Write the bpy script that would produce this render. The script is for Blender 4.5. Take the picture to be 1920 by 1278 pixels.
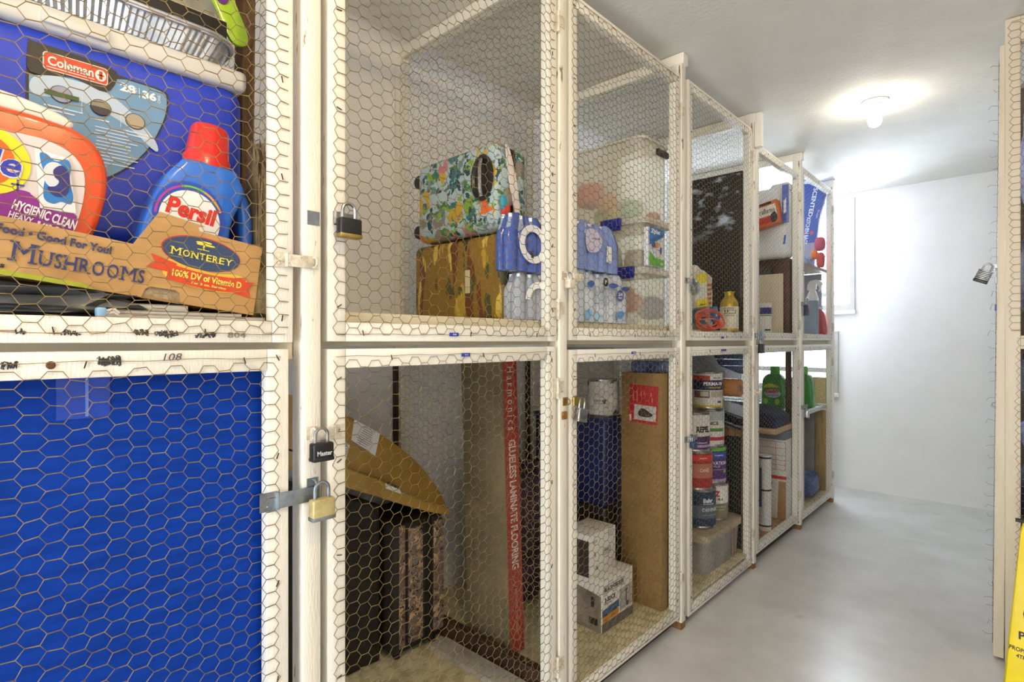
import bpy, bmesh, math, random
import numpy as np
from mathutils import Vector, Matrix, noise
for o in list(bpy.data.objects): bpy.data.objects.remove(o)
SC = bpy.context.scene
COL = SC.collection
R = math.radians
PI = math.pi
random.seed(7)

# ------------------------------------------------------------------ camera
cd = bpy.data.cameras.new('camera'); cam = bpy.data.objects.new('camera', cd); COL.objects.link(cam)
cd.sensor_width = 36; cd.lens = 36*1032/1920; cd.clip_start = .02
cam.location = (0, 0, 1.22); cam.rotation_euler = (R(90), 0, R(42.93))
SC.camera = cam

# ------------------------------------------------------------------ world, exposure
W = bpy.data.worlds.new('world'); SC.world = W; W.use_nodes = True
bg = W.node_tree.nodes['Background']; bg.inputs[0].default_value = (.82, .91, 1, 1); bg.inputs[1].default_value = 6.0
SC.view_settings.view_transform = 'Standard'; SC.view_settings.look = 'None'
SC.view_settings.exposure = 0.16; SC.view_settings.gamma = 1; SC.view_settings.use_curve_mapping = False
BULB = dict(far=85.0, near=540.0)     # emission strength of bulb glass, seen far one and added near one, W/m2/sr
def area_light(name, loc, rot, sx, sy, power, color):
    l = bpy.data.lights.new(name, 'AREA'); l.shape = 'RECTANGLE'; l.size = sx; l.size_y = sy; l.energy = power; l.color = color
    o = bpy.data.objects.new(name, l); COL.objects.link(o); o.location = loc; o.rotation_euler = rot
    return o
# daylight entering by the high window in the end wall (lamp stands outside the glass)
area_light('window_daylight', (-1.5, 5.62, 1.95), (R(-90), 0, 0), .85, .9, 170, (.76, .87, 1))
# unseen fill lamp added behind the camera to brighten the cages
area_light('rear_fill_light', (-.35, -2.0, 1.3), (R(90), 0, 0), 1.0, 1.9, 28, (1, .91, .78))

# ------------------------------------------------------------------ helpers
def lin(h):
    h = h.lstrip('#'); v = [int(h[i:i+2], 16)/255 for i in (0, 2, 4)]
    return tuple([(c/12.92 if c <= .04045 else ((c+.055)/1.055)**2.4) for c in v] + [1.0])
def node(nt, typ, **kw):
    n = nt.nodes.new(typ)
    for k, v in kw.items(): setattr(n, k, v)
    return n
def base(name):
    m = bpy.data.materials.new(name); m.use_nodes = True
    return m, m.node_tree, m.node_tree.nodes['Principled BSDF']
def noise_fac(nt, sc, lo, hi, detail=4, stretch=(1, 1, 1), rough=.6):
    tc = node(nt, 'ShaderNodeTexCoord'); mp = node(nt, 'ShaderNodeMapping'); mp.inputs['Scale'].default_value = stretch
    nt.links.new(tc.outputs['Object'], mp.inputs[0])
    n = node(nt, 'ShaderNodeTexNoise'); n.inputs['Scale'].default_value = sc; n.inputs['Detail'].default_value = detail
    n.inputs['Roughness'].default_value = rough
    nt.links.new(mp.outputs[0], n.inputs['Vector'])
    r = node(nt, 'ShaderNodeValToRGB'); r.color_ramp.elements[0].position = lo; r.color_ramp.elements[1].position = hi
    nt.links.new(n.outputs['Fac'], r.inputs[0])
    return r.outputs[0], n.outputs['Fac'], mp.outputs[0]
def mixc(nt, fac, a, b):
    x = node(nt, 'ShaderNodeMix', data_type='RGBA')
    for s, v in ((0, fac), (6, a), (7, b)):
        if hasattr(v, 'links') or hasattr(v, 'is_output'): nt.links.new(v, x.inputs[s])
        else: x.inputs[s].default_value = v
    return x.outputs[2]
MC = {}
def mat(name, h, rough=.6, metal=0, h2=None, sc=14, lo=.42, hi=.66, var=.10, bump=0, bsc=80, stretch=(1, 1, 1), h3=None, lo3=.66, hi3=.7, sc3=30, coat=0, spec=None):
    if name in MC: return MC[name]
    m, nt, b = base(name)
    c1 = lin(h); c2 = lin(h2) if h2 else tuple([x*(1-var) for x in c1[:3]]+[1])
    f, raw, vec = noise_fac(nt, sc, lo, hi, stretch=stretch)
    c = mixc(nt, f, c1, c2)
    if h3:
        f3, _, _ = noise_fac(nt, sc3, lo3, hi3, 6, stretch)
        c = mixc(nt, f3, c, lin(h3))
    nt.links.new(c, b.inputs['Base Color'])
    b.inputs['Roughness'].default_value = rough; b.inputs['Metallic'].default_value = metal
    if coat: b.inputs['Coat Weight'].default_value = coat
    if spec is not None: b.inputs['Specular IOR Level'].default_value = spec
    if bump:
        n = node(nt, 'ShaderNodeTexNoise'); n.inputs['Scale'].default_value = bsc; n.inputs['Detail'].default_value = 5
        nt.links.new(vec, n.inputs['Vector'])
        bp = node(nt, 'ShaderNodeBump'); bp.inputs['Strength'].default_value = bump; bp.inputs['Distance'].default_value = .004
        nt.links.new(n.outputs['Fac'], bp.inputs['Height']); nt.links.new(bp.outputs[0], b.inputs['Normal'])
    MC[name] = m; return m
def flat(h, rough=.5, metal=0): return mat('ink_'+h.strip('#')+('' if rough == .5 else '_%d' % (rough*100)), h, rough, metal, var=.05)
def print_mat(name, ground, cols, scale, rough=.6, stretch=(1, 1, 1)):
    """printed pattern of coloured leaf-like cells on a ground colour"""
    m, nt, b = base(name)
    tc = node(nt, 'ShaderNodeTexCoord'); mp = node(nt, 'ShaderNodeMapping'); mp.inputs['Scale'].default_value = stretch
    nt.links.new(tc.outputs['Object'], mp.inputs[0])
    n = node(nt, 'ShaderNodeTexNoise'); n.inputs['Scale'].default_value = scale*1.2; n.inputs['Detail'].default_value = 3
    nt.links.new(mp.outputs[0], n.inputs['Vector'])
    ad = node(nt, 'ShaderNodeMix', data_type='VECTOR'); ad.inputs[0].default_value = .09
    nt.links.new(mp.outputs[0], ad.inputs[4]); nt.links.new(n.outputs['Color'], ad.inputs[5])
    c = lin(ground)
    for i, (h, s, th) in enumerate(cols):
        v = node(nt, 'ShaderNodeTexVoronoi'); v.inputs['Scale'].default_value = scale*s
        m2 = node(nt, 'ShaderNodeMapping'); m2.inputs['Location'].default_value = (i*3.1, i*1.7, i*2.3); m2.inputs['Scale'].default_value = (1.5, 1.5, .6) if i % 2 else (.8, .8, 1.6)
        nt.links.new(ad.outputs[1], m2.inputs[0]); nt.links.new(m2.outputs[0], v.inputs['Vector'])
        sp = node(nt, 'ShaderNodeSeparateColor'); nt.links.new(v.outputs['Color'], sp.inputs[0])
        g = node(nt, 'ShaderNodeMath', operation='GREATER_THAN'); g.inputs[1].default_value = th
        nt.links.new(sp.outputs[0], g.inputs[0])
        l = node(nt, 'ShaderNodeMath', operation='LESS_THAN'); l.inputs[1].default_value = .42
        nt.links.new(v.outputs['Distance'], l.inputs[0])
        k = node(nt, 'ShaderNodeMath', operation='MULTIPLY'); nt.links.new(g.outputs[0], k.inputs[0]); nt.links.new(l.outputs[0], k.inputs[1])
        c = mixc(nt, k.outputs[0], c, lin(h))
    nt.links.new(c, b.inputs['Base Color']); b.inputs['Roughness'].default_value = rough
    return m
def film(name, h, alpha, rough=.25, bump=0):
    """clear or frosted plastic: part see-through, part diffuse"""
    m, nt, b = base(name); b.inputs['Base Color'].default_value = lin(h); b.inputs['Roughness'].default_value = rough
    if bump:
        _, raw, vec = noise_fac(nt, 22, .3, .7); bp = node(nt, 'ShaderNodeBump'); bp.inputs['Strength'].default_value = bump; bp.inputs['Distance'].default_value = .01
        nt.links.new(raw, bp.inputs['Height']); nt.links.new(bp.outputs[0], b.inputs['Normal'])
    t = node(nt, 'ShaderNodeBsdfTransparent'); t.inputs[0].default_value = lin(h)
    x = node(nt, 'ShaderNodeMixShader'); x.inputs[0].default_value = alpha
    out = nt.nodes['Material Output']
    nt.links.new(t.outputs[0], x.inputs[1]); nt.links.new(b.outputs[0], x.inputs[2]); nt.links.new(x.outputs[0], out.inputs[0])
    return m
def emit(name, h, s):
    m, nt, b = base(name); b.inputs['Base Color'].default_value = lin(h); b.inputs['Emission Color'].default_value = lin(h); b.inputs['Emission Strength'].default_value = s
    return m

ORG = {}
def tag(o, label, cat, group=None, kind=None):
    if kind: o['kind'] = kind
    if label: o['label'] = label
    if cat: o['category'] = cat
    if group: o['group'] = group
    return o
def thing(name, label, cat, org, face='x', tilt=(0, 0), group=None, spin=0):
    """Empty at a thing's base. face='x': parts are written in (Y, -X, Z) and look to the corridor;
    face='y': parts are written in (X, Y, Z) and look back along the corridor."""
    o = bpy.data.objects.new(name, None); COL.objects.link(o); o.empty_display_size = .05
    if face == 'x': o.location = (-org[1], org[0], org[2]); rz = R(90)
    else: o.location = org; rz = 0
    o.rotation_euler = (R(tilt[0]), R(tilt[1]), rz+R(spin))
    ORG[o.name] = tuple(org)
    return tag(o, label, cat, group)
class MB:
    def __init__(s): s.bm = bmesh.new()
    def box(s, x0, x1, y0, y1, z0, z1, r=0, seg=2, only=None, taper=0):
        b = bmesh.new(); bmesh.ops.create_cube(b, size=1)
        for v in b.verts:
            t = 1-taper*(.5-v.co.z)
            v.co = ((x0+x1)/2+v.co.x*(x1-x0)*t, (y0+y1)/2+v.co.y*(y1-y0)*t, (z0+z1)/2+v.co.z*(z1-z0))
        if r:
            es = b.edges[:]
            if only == 'z': es = [e for e in es if abs(e.verts[0].co.z-e.verts[1].co.z) > 1e-6]
            if only == 'y': es = [e for e in es if abs(e.verts[0].co.y-e.verts[1].co.y) > 1e-6 and abs(e.verts[0].co.z-e.verts[1].co.z) < 1e-6]
            bmesh.ops.bevel(b, geom=es, offset=min(r, .49*min(x1-x0, y1-y0, z1-z0)) if only is None else r, segments=seg, profile=.5, affect='EDGES')
        return s.add(b)
    def add(s, b, M=None):
        if M is not None: b.transform(M)
        me = bpy.data.meshes.new('t'); b.to_mesh(me); b.free(); s.bm.from_mesh(me); bpy.data.meshes.remove(me); return s
    def lathe(s, cx, cy, prof, seg=24, M=None, sx=1, sy=1):
        b = bmesh.new(); rings = []
        for r, z in prof:
            rings.append([b.verts.new((cx+sx*r*math.cos(2*PI*k/seg), cy+sy*r*math.sin(2*PI*k/seg), z)) for k in range(seg)])
        for a, c in zip(rings, rings[1:]):
            for k in range(seg): b.faces.new((a[k], a[(k+1) % seg], c[(k+1) % seg], c[k]))
        b.faces.new(rings[0][::-1]); b.faces.new(rings[-1])
        return s.add(b, M)
    def cyl(s, cx, cy, z0, z1, r, seg=20, M=None): return s.lathe(cx, cy, [(r, z0), (r, z1)], seg, M)
    def tube(s, pts, r, seg=8, closed=False):
        pts = [Vector(p) for p in pts]; n = len(pts); b = s.bm; rings = []; up = None
        for i, p in enumerate(pts):
            if closed: d = pts[(i+1) % n]-pts[i-1]
            else: d = pts[min(i+1, n-1)]-pts[max(i-1, 0)]
            d = d.normalized() if d.length > 1e-9 else Vector((0, 0, 1))
            if up is None: up = d.orthogonal().normalized()
            up = (up-d*up.dot(d)); up = up.normalized() if up.length > 1e-6 else d.orthogonal().normalized()
            w = d.cross(up); rr = r[i] if isinstance(r, (list, tuple)) else r
            rings.append([b.verts.new(p+(up*math.cos(2*PI*k/seg)+w*math.sin(2*PI*k/seg))*rr) for k in range(seg)])
        m = n if closed else n-1
        for i in range(m):
            a, c = rings[i], rings[(i+1) % n]
            for k in range(seg): b.faces.new((a[k], a[(k+1) % seg], c[(k+1) % seg], c[k]))
        if not closed: b.faces.new(rings[0][::-1]); b.faces.new(rings[-1])
        return s
    def prism(s, pts, y0, y1, r=0, seg=2, axis='y'):
        """outline given in (x, z), thickness from y0 to y1 (axis='z': outline in (x, y), thickness in z; 'x': outline (y, z))"""
        b = bmesh.new()
        f = {'y': lambda p, t: (p[0], t, p[1]), 'z': lambda p, t: (p[0], p[1], t), 'x': lambda p, t: (t, p[0], p[1])}[axis]
        A = [b.verts.new(f(p, y0)) for p in pts]; B = [b.verts.new(f(p, y1)) for p in pts]; n = len(pts)
        fa = b.faces.new(A); fb = b.faces.new(B[::-1])
        for k in range(n): b.faces.new((A[k], B[k], B[(k+1) % n], A[(k+1) % n]))
        bmesh.ops.recalc_face_normals(b, faces=b.faces)
        if r:
            es = [e for e in fa.edges]+[e for e in fb.edges]
            bmesh.ops.bevel(b, geom=es, offset=r, segments=seg, profile=.5, affect='EDGES')
        return s.add(b)
    def bar(s, p0, p1, w, t):
        p0, p1 = Vector(p0), Vector(p1); d = p1-p0; b = bmesh.new(); bmesh.ops.create_cube(b, size=1)
        for v in b.verts: v.co = (v.co.x*w, v.co.y*t, v.co.z*d.length)
        q = Vector((0, 0, 1)).rotation_difference(d.normalized()).to_matrix().to_4x4()
        return s.add(b, Matrix.Translation((p0+p1)/2) @ q)
    def blob(s, c, size, amp=.15, freq=3, sub=3, seed=0, flatb=True):
        b = bmesh.new(); bmesh.ops.create_icosphere(b, subdivisions=sub, radius=1)
        for v in b.verts:
            d = v.co.copy()
            for k in range(3): d[k] = math.copysign(abs(d[k])**.6, d[k])
            d *= 1+amp*noise.noise(v.co*freq+Vector((seed*7.3, seed*3.1, seed)))
            z = max(d.z, -.92) if flatb else d.z
            v.co = (c[0]+d.x*size[0]*.5, c[1]+d.y*size[1]*.5, c[2]+z*size[2]*.5)
        return s.add(b)
    def build(s, name, m, parent=None, ang=35, org=None):
        o0 = org or (ORG.get(parent.name) if parent else None) or (0, 0, 0)
        me = bpy.data.meshes.new(name); bmesh.ops.recalc_face_normals(s.bm, faces=s.bm.faces); s.bm.to_mesh(me); s.bm.free()
        if any(o0): me.transform(Matrix.Translation([-c for c in o0]))
        return link(name, me, m, parent, ang, o0)
def link(name, me, m, parent=None, ang=35, o0=(0, 0, 0)):
    if ang:
        me.polygons.foreach_set('use_smooth', [True]*len(me.polygons)); me.set_sharp_from_angle(angle=R(ang))
    me.materials.append(m)
    o = bpy.data.objects.new(name, me); COL.objects.link(o)
    if parent: o.parent = parent; ORG[o.name] = tuple(o0)
    return o
def solo(name, mb, m, label, cat, org, face='x', group=None, tilt=(0, 0), ang=35, kind=None, spin=0):
    """a thing that is one mesh"""
    o = mb.build(name, m, None, ang, org)
    if face == 'x': o.location = (-org[1], org[0], org[2]); o.rotation_euler = (R(tilt[0]), R(tilt[1]), R(90+spin))
    else: o.location = org; o.rotation_euler = (R(tilt[0]), R(tilt[1]), R(spin))
    ORG[o.name] = tuple(org)
    return tag(o, label, cat, group, kind)
def struct(name, mb, m, ang=35):
    o = mb.build(name, m, None, ang); o['kind'] = 'structure'; return o
def smooth_pts(pts, n=6, closed=True):
    out = []; N = len(pts)
    for i in range(N if closed else N-1):
        g = lambda k: pts[k % N] if closed else pts[max(0, min(N-1, k))]
        p0, p1, p2, p3 = g(i-1), g(i), g(i+1), g(i+2)
        for j in range(n):
            t = j/n
            out.append(tuple(.5*((2*p1[k])+(-p0[k]+p2[k])*t+(2*p0[k]-5*p1[k]+4*p2[k]-p3[k])*t*t+(-p0[k]+3*p1[k]-3*p2[k]+p3[k])*t**3) for k in range(len(p1))))
    if not closed: out.append(pts[-1])
    return out
def ell(cx, cz, rx, rz, n=32, a0=0, a1=360):
    return [(cx+rx*math.cos(R(a0+(a1-a0)*k/(n if a1-a0 == 360 else n-1))), cz+rz*math.sin(R(a0+(a1-a0)*k/(n if a1-a0 == 360 else n-1)))) for k in range(n)]
def rrect(x0, x1, z0, z1, r, n=5):
    p = []
    for cx, cz, a in ((x1-r, z1-r, 0), (x0+r, z1-r, 90), (x0+r, z0+r, 180), (x1-r, z0+r, 270)):
        p += [(cx+r*math.cos(R(a+90*k/n)), cz+r*math.sin(R(a+90*k/n))) for k in range(n+1)]
    return p
def decal(parent, name, pts, y, h, lift=.0008, th=.0008, rough=.5, bend=None, label=None, axis='y'):
    """thin printed panel in front of the plane y"""
    m = h if not isinstance(h, str) else flat(h, rough)
    b = MB(); b.prism(pts, y-lift-th, y-lift, axis=axis) if axis == 'y' else b.prism(pts, y, y+th, axis=axis)
    if bend:
        cx, cy, r = bend; bmesh.ops.subdivide_edges(b.bm, edges=[e for e in b.bm.edges if abs(e.verts[0].co.x-e.verts[1].co.x) > .002], cuts=14, use_grid_fill=True)
        bendv(b.bm.verts, cx, cy, r, y)
    o = b.build(name, m, parent, 0)
    if label: o['label'] = label
    return o
def bendv(verts, cx, cy, r, y):
    for v in verts:
        a = (v.co.x-cx)/r; d = r+(y-v.co.y)
        v.co.x = cx+d*math.sin(a); v.co.y = cy-d*math.cos(a)
TXT = {}
def T(parent, s, x, z, h, y, ink, w=None, ang=0, bold=0, bend=None, name='lettering', shear=0, lift=.0018, M=None):
    """raised lettering; x, z = lower-left corner, h = height, w = width, reads along +x facing -y"""
    key = (s, bold, shear)
    if key not in TXT:
        c = bpy.data.curves.new('txt', 'FONT'); c.body = s; c.size = 1; c.extrude = .008; c.offset = bold; c.shear = shear; c.resolution_u = 3
        o = bpy.data.objects.new('txt', c); COL.objects.link(o); bpy.context.view_layer.update()
        me = bpy.data.meshes.new_from_object(o.evaluated_get(bpy.context.evaluated_depsgraph_get()))
        co = np.empty(len(me.vertices)*3); me.vertices.foreach_get('co', co); co = co.reshape(-1, 3)
        bpy.data.objects.remove(o); bpy.data.curves.remove(c); TXT[key] = (me, co)
    me, co = TXT[key]; me = me.copy(); mn = co.min(0); mx = co.max(0)
    sz = h/(mx[1]-mn[1]); sx = sz if w is None else w/(mx[0]-mn[0])
    X = (co[:, 0]-mn[0])*sx; Z = (co[:, 1]-mn[1])*sz; D = co[:, 2]*.04
    ca, sa = math.cos(R(ang)), math.sin(R(ang))
    P = np.stack([x+X*ca-Z*sa, y-lift-D, z+X*sa+Z*ca], 1)
    if bend:
        cx, cy, r = bend; a = (P[:, 0]-cx)/r; d = r+(y-P[:, 1]); P[:, 0] = cx+d*np.sin(a); P[:, 1] = cy-d*np.cos(a)
    if M is not None: P = np.array([(M @ Vector(p))[:] for p in P])
    o0 = ORG.get(parent.name, (0, 0, 0)); P = P-np.array(o0)
    me.vertices.foreach_set('co', P.ravel()); me.update(); me.materials.clear()
    return link(name, me, ink if not isinstance(ink, str) else flat(ink), parent, 0, o0)
SERIF = {'M': 'abcd', 'U': 'cd', 'H': 'abcd', 'R': 'abc', 'N': 'abcd', 'Y': 'cd', 'E': '', 'T': ''}
def serif_text(parent, s, x, z, h, y, ink, w, small=.8, name='lettering'):
    adv = [1.25 if c == 'M' else .55 if c == 'S' else .8 if c in 'ERT' else 1.0 for c in s]; tot = sum(a*(1 if i == 0 else small) for i, a in enumerate(adv)); k = w/tot; cx = x
    for i, c in enumerate(s):
        f = 1 if i == 0 else small; ww = adv[i]*f*k; hh = h*f
        T(parent, c, cx+ww*.08, z, hh, y, ink, ww*.80, name=name, bold=0 if c == 'M' else .012)
        b = MB(); t = hh*.07; sw = ww*.34
        for q in SERIF.get(c, ''):
            xx = cx+ww*(.11 if q in 'ac' else .85); zz = z if q in 'ab' else z+hh-t
            b.box(xx-sw/2, xx+sw/2, y-.0026, y-.0016, zz, zz+t)
        if len(b.bm.verts): b.build(name, flat(ink), parent, 0)
        else: b.bm.free()
        cx += ww
def scribble(parent, x, z, w, h, y, ink='2A2A2E', n=26, r=.0011, seed=1, name='marker_scribble'):
    rnd = random.Random(seed); pts = []
    for k in range(n):
        pts.append((x+w*(k/n)+rnd.uniform(-.12, .12)*w, y-.0006, z+h*rnd.random()))
    pts = smooth_pts(pts, 4, False); b = MB(); b.tube(pts, r, 4)
    for v in b.bm.verts: v.co.y = y-.0006+(v.co.y-(y-.0006))*.3
    return b.build(name, flat(ink), parent, 0)

# ------------------------------------------------------------------ chicken wire
def hexwire(w, h, px=.0267, hz=.0258, r=.00068, seed=0, bulge=.004, jit=.0007, warp=.0025, tears=0, selv=True):
    """hexagonal netting in x 0..w, z 0..h at y=0, as one mesh of thin prisms"""
    rng = np.random.default_rng(seed); L = px*.66
    nc = int(w/px)+2; nr = int(h/hz)+2
    k, j = np.meshgrid(np.arange(-1, nc+1), np.arange(-1, nr+1), indexing='ij')
    cx = (k+.5)*px; cz = (j+.5*(k % 2))*hz
    idx = np.arange(k.size).reshape(k.shape)
    A = np.stack([cx-L/2, cz], -1).reshape(-1, 2); B = np.stack([cx+L/2, cz], -1).reshape(-1, 2); N = len(A)
    P = np.concatenate([A, B]); E = [np.stack([idx.ravel(), idx.ravel()+N], 1)]; tw = [np.ones(N)]
    K, J = k.shape
    for kk in range(K-1):
        odd = (k[kk, 0] % 2)
        for dj in ((0, 1) if odd else (-1, 0)):
            js = np.arange(J); j2 = js+dj; ok = (j2 >= 0) & (j2 < J)
            e = np.stack([idx[kk, js[ok]]+N, idx[kk+1, j2[ok]]], 1); E.append(e); tw.append(np.zeros(len(e)))
    E = np.concatenate(E); tw = np.concatenate(tw)
    inx = (P[:, 0] > 0) & (P[:, 0] < w); inz = (P[:, 1] > -1e-6) & (P[:, 1] < h+1e-6)
    ok = inx[E].any(1) & inz[E].all(1) & ((P[E][:, :, 0] > -L*.45) & (P[E][:, :, 0] < w+L*.45)).all(1)
    if tears:
        tp = rng.random((tears, 2))*[w*.8, h*.8]+[w*.1, h*.1]
        mid = P[E].mean(1)
        for t in tp: ok &= ~((np.abs(mid-t) < [px*.55, hz*.45]).all(1) & (rng.random(len(E)) < .5))
    E = E[ok]; tw = tw[ok]
    x, z = P[:, 0].copy(), P[:, 1].copy(); ph = rng.random(8)*6.28
    dx = warp*(np.sin(x*17+ph[0])*np.sin(z*11+ph[1])+.6*np.sin(z*37+x*23+ph[2])); dz = warp*(np.sin(x*13+ph[3])*np.cos(z*15+ph[4])+.6*np.sin(x*41-z*19+ph[5]))
    ed = np.clip(np.minimum(np.minimum(x, w-x), np.minimum(z, h-z))/.06, 0, 1)
    y = -bulge*ed*(.5+.5*np.sin(x*7+ph[6])*np.sin(z*6+ph[7]))+ed*rng.normal(0, jit, len(x))
    V = np.stack([x+dx+rng.normal(0, jit, len(x)), y, z+dz+rng.normal(0, jit, len(x))], 1)
    p0, p1 = V[E[:, 0]], V[E[:, 1]]; rad = np.where(tw > 0, r*1.35, r)
    if selv:
        for zz in (-.001, h+.001):
            t = np.linspace(0, w, 60); q = np.stack([t, t*0-.0003, zz+.0012*np.sin(t*40+ph[0])], 1); p0 = np.concatenate([p0, q[:-1]]); p1 = np.concatenate([p1, q[1:]]); rad = np.concatenate([rad, np.full(59, r)])
    d = p1-p0; d /= np.linalg.norm(d, axis=1)[:, None]+1e-9
    u = np.cross(d, [0, 1, 0]); u /= np.linalg.norm(u, axis=1)[:, None]+1e-9; v = np.cross(d, u)
    ring = [u*math.cos(a)+v*math.sin(a) for a in (PI/4, 3*PI/4, 5*PI/4, 7*PI/4)]
    n = len(p0); VV = np.empty((n, 8, 3))
    for i, q in enumerate(ring): VV[:, i] = p0+q*rad[:, None]; VV[:, i+4] = p1+q*rad[:, None]
    o = (np.arange(n)*8)[:, None]
    F = np.concatenate([o+np.array([[i, (i+1) % 4, (i+1) % 4+4, i+4]]) for i in range(4)])
    me = bpy.data.meshes.new('wire_mesh'); me.vertices.add(n*8); me.vertices.foreach_set('co', VV.ravel())
    me.loops.add(len(F)*4); me.loops.foreach_set('vertex_index', F.ravel().astype(np.int32))
    me.polygons.add(len(F)); me.polygons.foreach_set('loop_start', np.arange(len(F), dtype=np.int32)*4)
    me.update(calc_edges=True); me.validate()
    return me
# ------------------------------------------------------------------ materials
WALL = mat('wall_paint', 'EEEEEE', .75, var=.04, sc=4, bump=.12, bsc=130)
CEIL = mat('ceiling_paint', 'E4E2DB', .85, var=.05, sc=5, bump=.55, bsc=70)
FLOOR = mat('polished_concrete', 'D3D2D0', .30, h2='C0BEBA', sc=3.2, lo=.35, hi=.7, h3='A5A29C', lo3=.66, hi3=.76, sc3=5, bump=.05, bsc=30)
PAINT = mat('white_gloss_paint', 'EFEBE0', .5, var=.05, sc=6, bump=.25, bsc=45, stretch=(6, 6, 1), h3='8A6B4A', lo3=.69, hi3=.73, sc3=14)
POSTP = mat('worn_cream_paint', 'ECE6D8', .5, var=.07, sc=6, bump=.3, bsc=50, stretch=(5, 5, 1), h3='83644A', lo3=.635, hi3=.67, sc3=9)
SHELFP = mat('cream_board_paint', 'DCD2BA', .6, var=.10, sc=5, bump=.2)
PLAT = mat('cream_vinyl_floor', 'D5CBA8', .55, h2='B3A784', sc=22, lo=.45, hi=.62, h3='7D7355', lo3=.68, hi3=.74, sc3=60)
RAWW = mat('raw_brown_wood', '946C42', .7, h2='64462C', sc=7, stretch=(9, 9, .8), lo=.35, hi=.7, bump=.3)
DARKW = mat('dark_stained_rail', '4A3424', .6, h2='2E2018', sc=8, bump=.2)
WIRE = mat('rusty_wire', '6E5A3C', .45, .5, h2='93804F', sc=40, lo=.4, hi=.6)
WIREF = mat('dull_galvanised_wire', '776C58', .45, .5, h2='948866', sc=40)
STEEL = mat('brushed_steel', 'B9BABA', .28, 1, h2='8E8F90', sc=60)
GALV = mat('galvanised_steel', '9AA3AB', .4, .9, h2='7C868F', sc=30)
BRASS = mat('aged_brass', 'B49A55', .4, .8, h2='8A7440', sc=30)
HWP = mat('painted_hardware', 'DDD5C2', .5, h2='B9B0A0', sc=60, h3='6F675E', lo3=.62, hi3=.68, sc3=80)
BLACKP = mat('black_plastic', '1B1B1C', .4, var=.3)
KRAFT = mat('kraft_cardboard', 'BE9560', .8, h2='B08650', sc=9, bump=.1, bsc=200, stretch=(1, 1, 4))
KRAFTD = mat('brown_cardboard', 'A98352', .8, h2='977245', sc=8, bump=.1, bsc=160)
WCARD = mat('white_carton', 'DCDAD5', .6, var=.06, sc=10)
BLUEP = mat('cobalt_plastic', '1E40CC', .42, h2='1838B8', sc=10, bump=.25, bsc=420)
CARDB = mat('pale_carton', 'CDBFA6', .75, var=.08)

# ------------------------------------------------------------------ the room
XB, XR, YE, YR, ZC = -1.93, .98, 5.25, -1.6, 2.44
b = MB(); b.box(XB-.1, XR+.1, YR-.5, YE+.1, -.1, 0); struct('floor', b, FLOOR)
b = MB(); b.box(XB-.1, XR+.1, YR-.1, YE+.1, ZC, ZC+.1); struct('ceiling', b, CEIL)
b = MB(); b.box(XB-.1, XB, YR, YE, 0, ZC)
b.prism([(XB, ZC)]+[(XB+.09-.09*math.cos(R(a)), ZC-.09+.09*math.sin(R(a))) for a in range(0, 91, 10)], YR, YE)
struct('wall_left', b, WALL, 20)
b = MB(); b.box(XR, XR+.1, YR, YE, 0, ZC); struct('wall_right', b, WALL)
b = MB(); W1 = (-1.85, -1.02, 1.47, 2.40); W2 = (-1.86, -1.14, .78, 1.30)
b.box(-1.02, XR, YE, YE+.1, 0, ZC); b.box(XB, W1[0], YE, YE+.1, 0, ZC); b.box(W1[0], -1.02, YE, YE+.1, 0, W2[2]); b.box(W2[1], -1.02, YE, YE+.1, W2[2], W2[3])
b.box(W1[0], -1.02, YE, YE+.1, W2[3], W1[2]); b.box(W1[0], -1.02, YE, YE+.1, W1[3], ZC)
struct('wall_end', b, WALL)
b = MB(); b.box(XB, -.95, YR-.1, YR, 0, ZC); b.box(.25, XR, YR-.1, YR, 0, ZC); b.box(-.95, .25, YR-.1, YR, 2.1, ZC); struct('wall_rear', b, WALL)
GLASS = film('window_glass', 'FFFFFF', .08, .05)
SASH = mat('backlit_shade_sash_paint', 'BEBDB4', .5)  # cream sash paint darkened so the bars read as backlit
def window(n, w, bars, label):
    x0, x1, z0, z1 = w
    root = thing('window_%d' % n, label, 'window', (x0, YE, z0), 'y'); root['kind'] = 'structure'  # window_2 is the added low window
    b = MB(); f = .055
    b.box(x0, x1, YE-.02, YE+.09, z0, z0+f); b.box(x0, x1, YE-.02, YE+.09, z1-f*.7, z1); b.box(x0, x0+f*.6, YE-.02, YE+.09, z0+f, z1-f*.7); b.box(x1-f*.6, x1, YE-.02, YE+.09, z0+f, z1-f*.7)
    b.build('window_frame', SASH, root)
    b = MB(); b.box(x0-.02, x1+.012, YE-.05, YE-.0205, z0-.03, z0+.004, .006); b.build('window_sill', PAINT, root)
    for za, zb, d in bars:
        b = MB(); b.box(x0+.034, x1-.034, YE+d, YE+d+.025, za, zb); b.build('sash_rail', SASH, root)
    b = MB(); b.box(x1-.075, x1-.0335, YE+.056, YE+.085, z0+.056, bars[-1][1]); b.build('sash_stile', SASH, root)
    b = MB(); b.box(x0+.034, x1-.034, YE+.050, YE+.054, z0+.056, z1-.039); b.build('pane', GLASS, root)
window(1, W1, [(1.598, 1.635, .01), (1.93, 1.965, .02), (2.03, 2.06, .01)], 'high white double hung window in the end wall behind the cages')
window(2, W2, [(.95, .99, .02)], 'added low window giving the bright patch behind the farthest cages')  # window added for the bright white behind the lower cages

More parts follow.
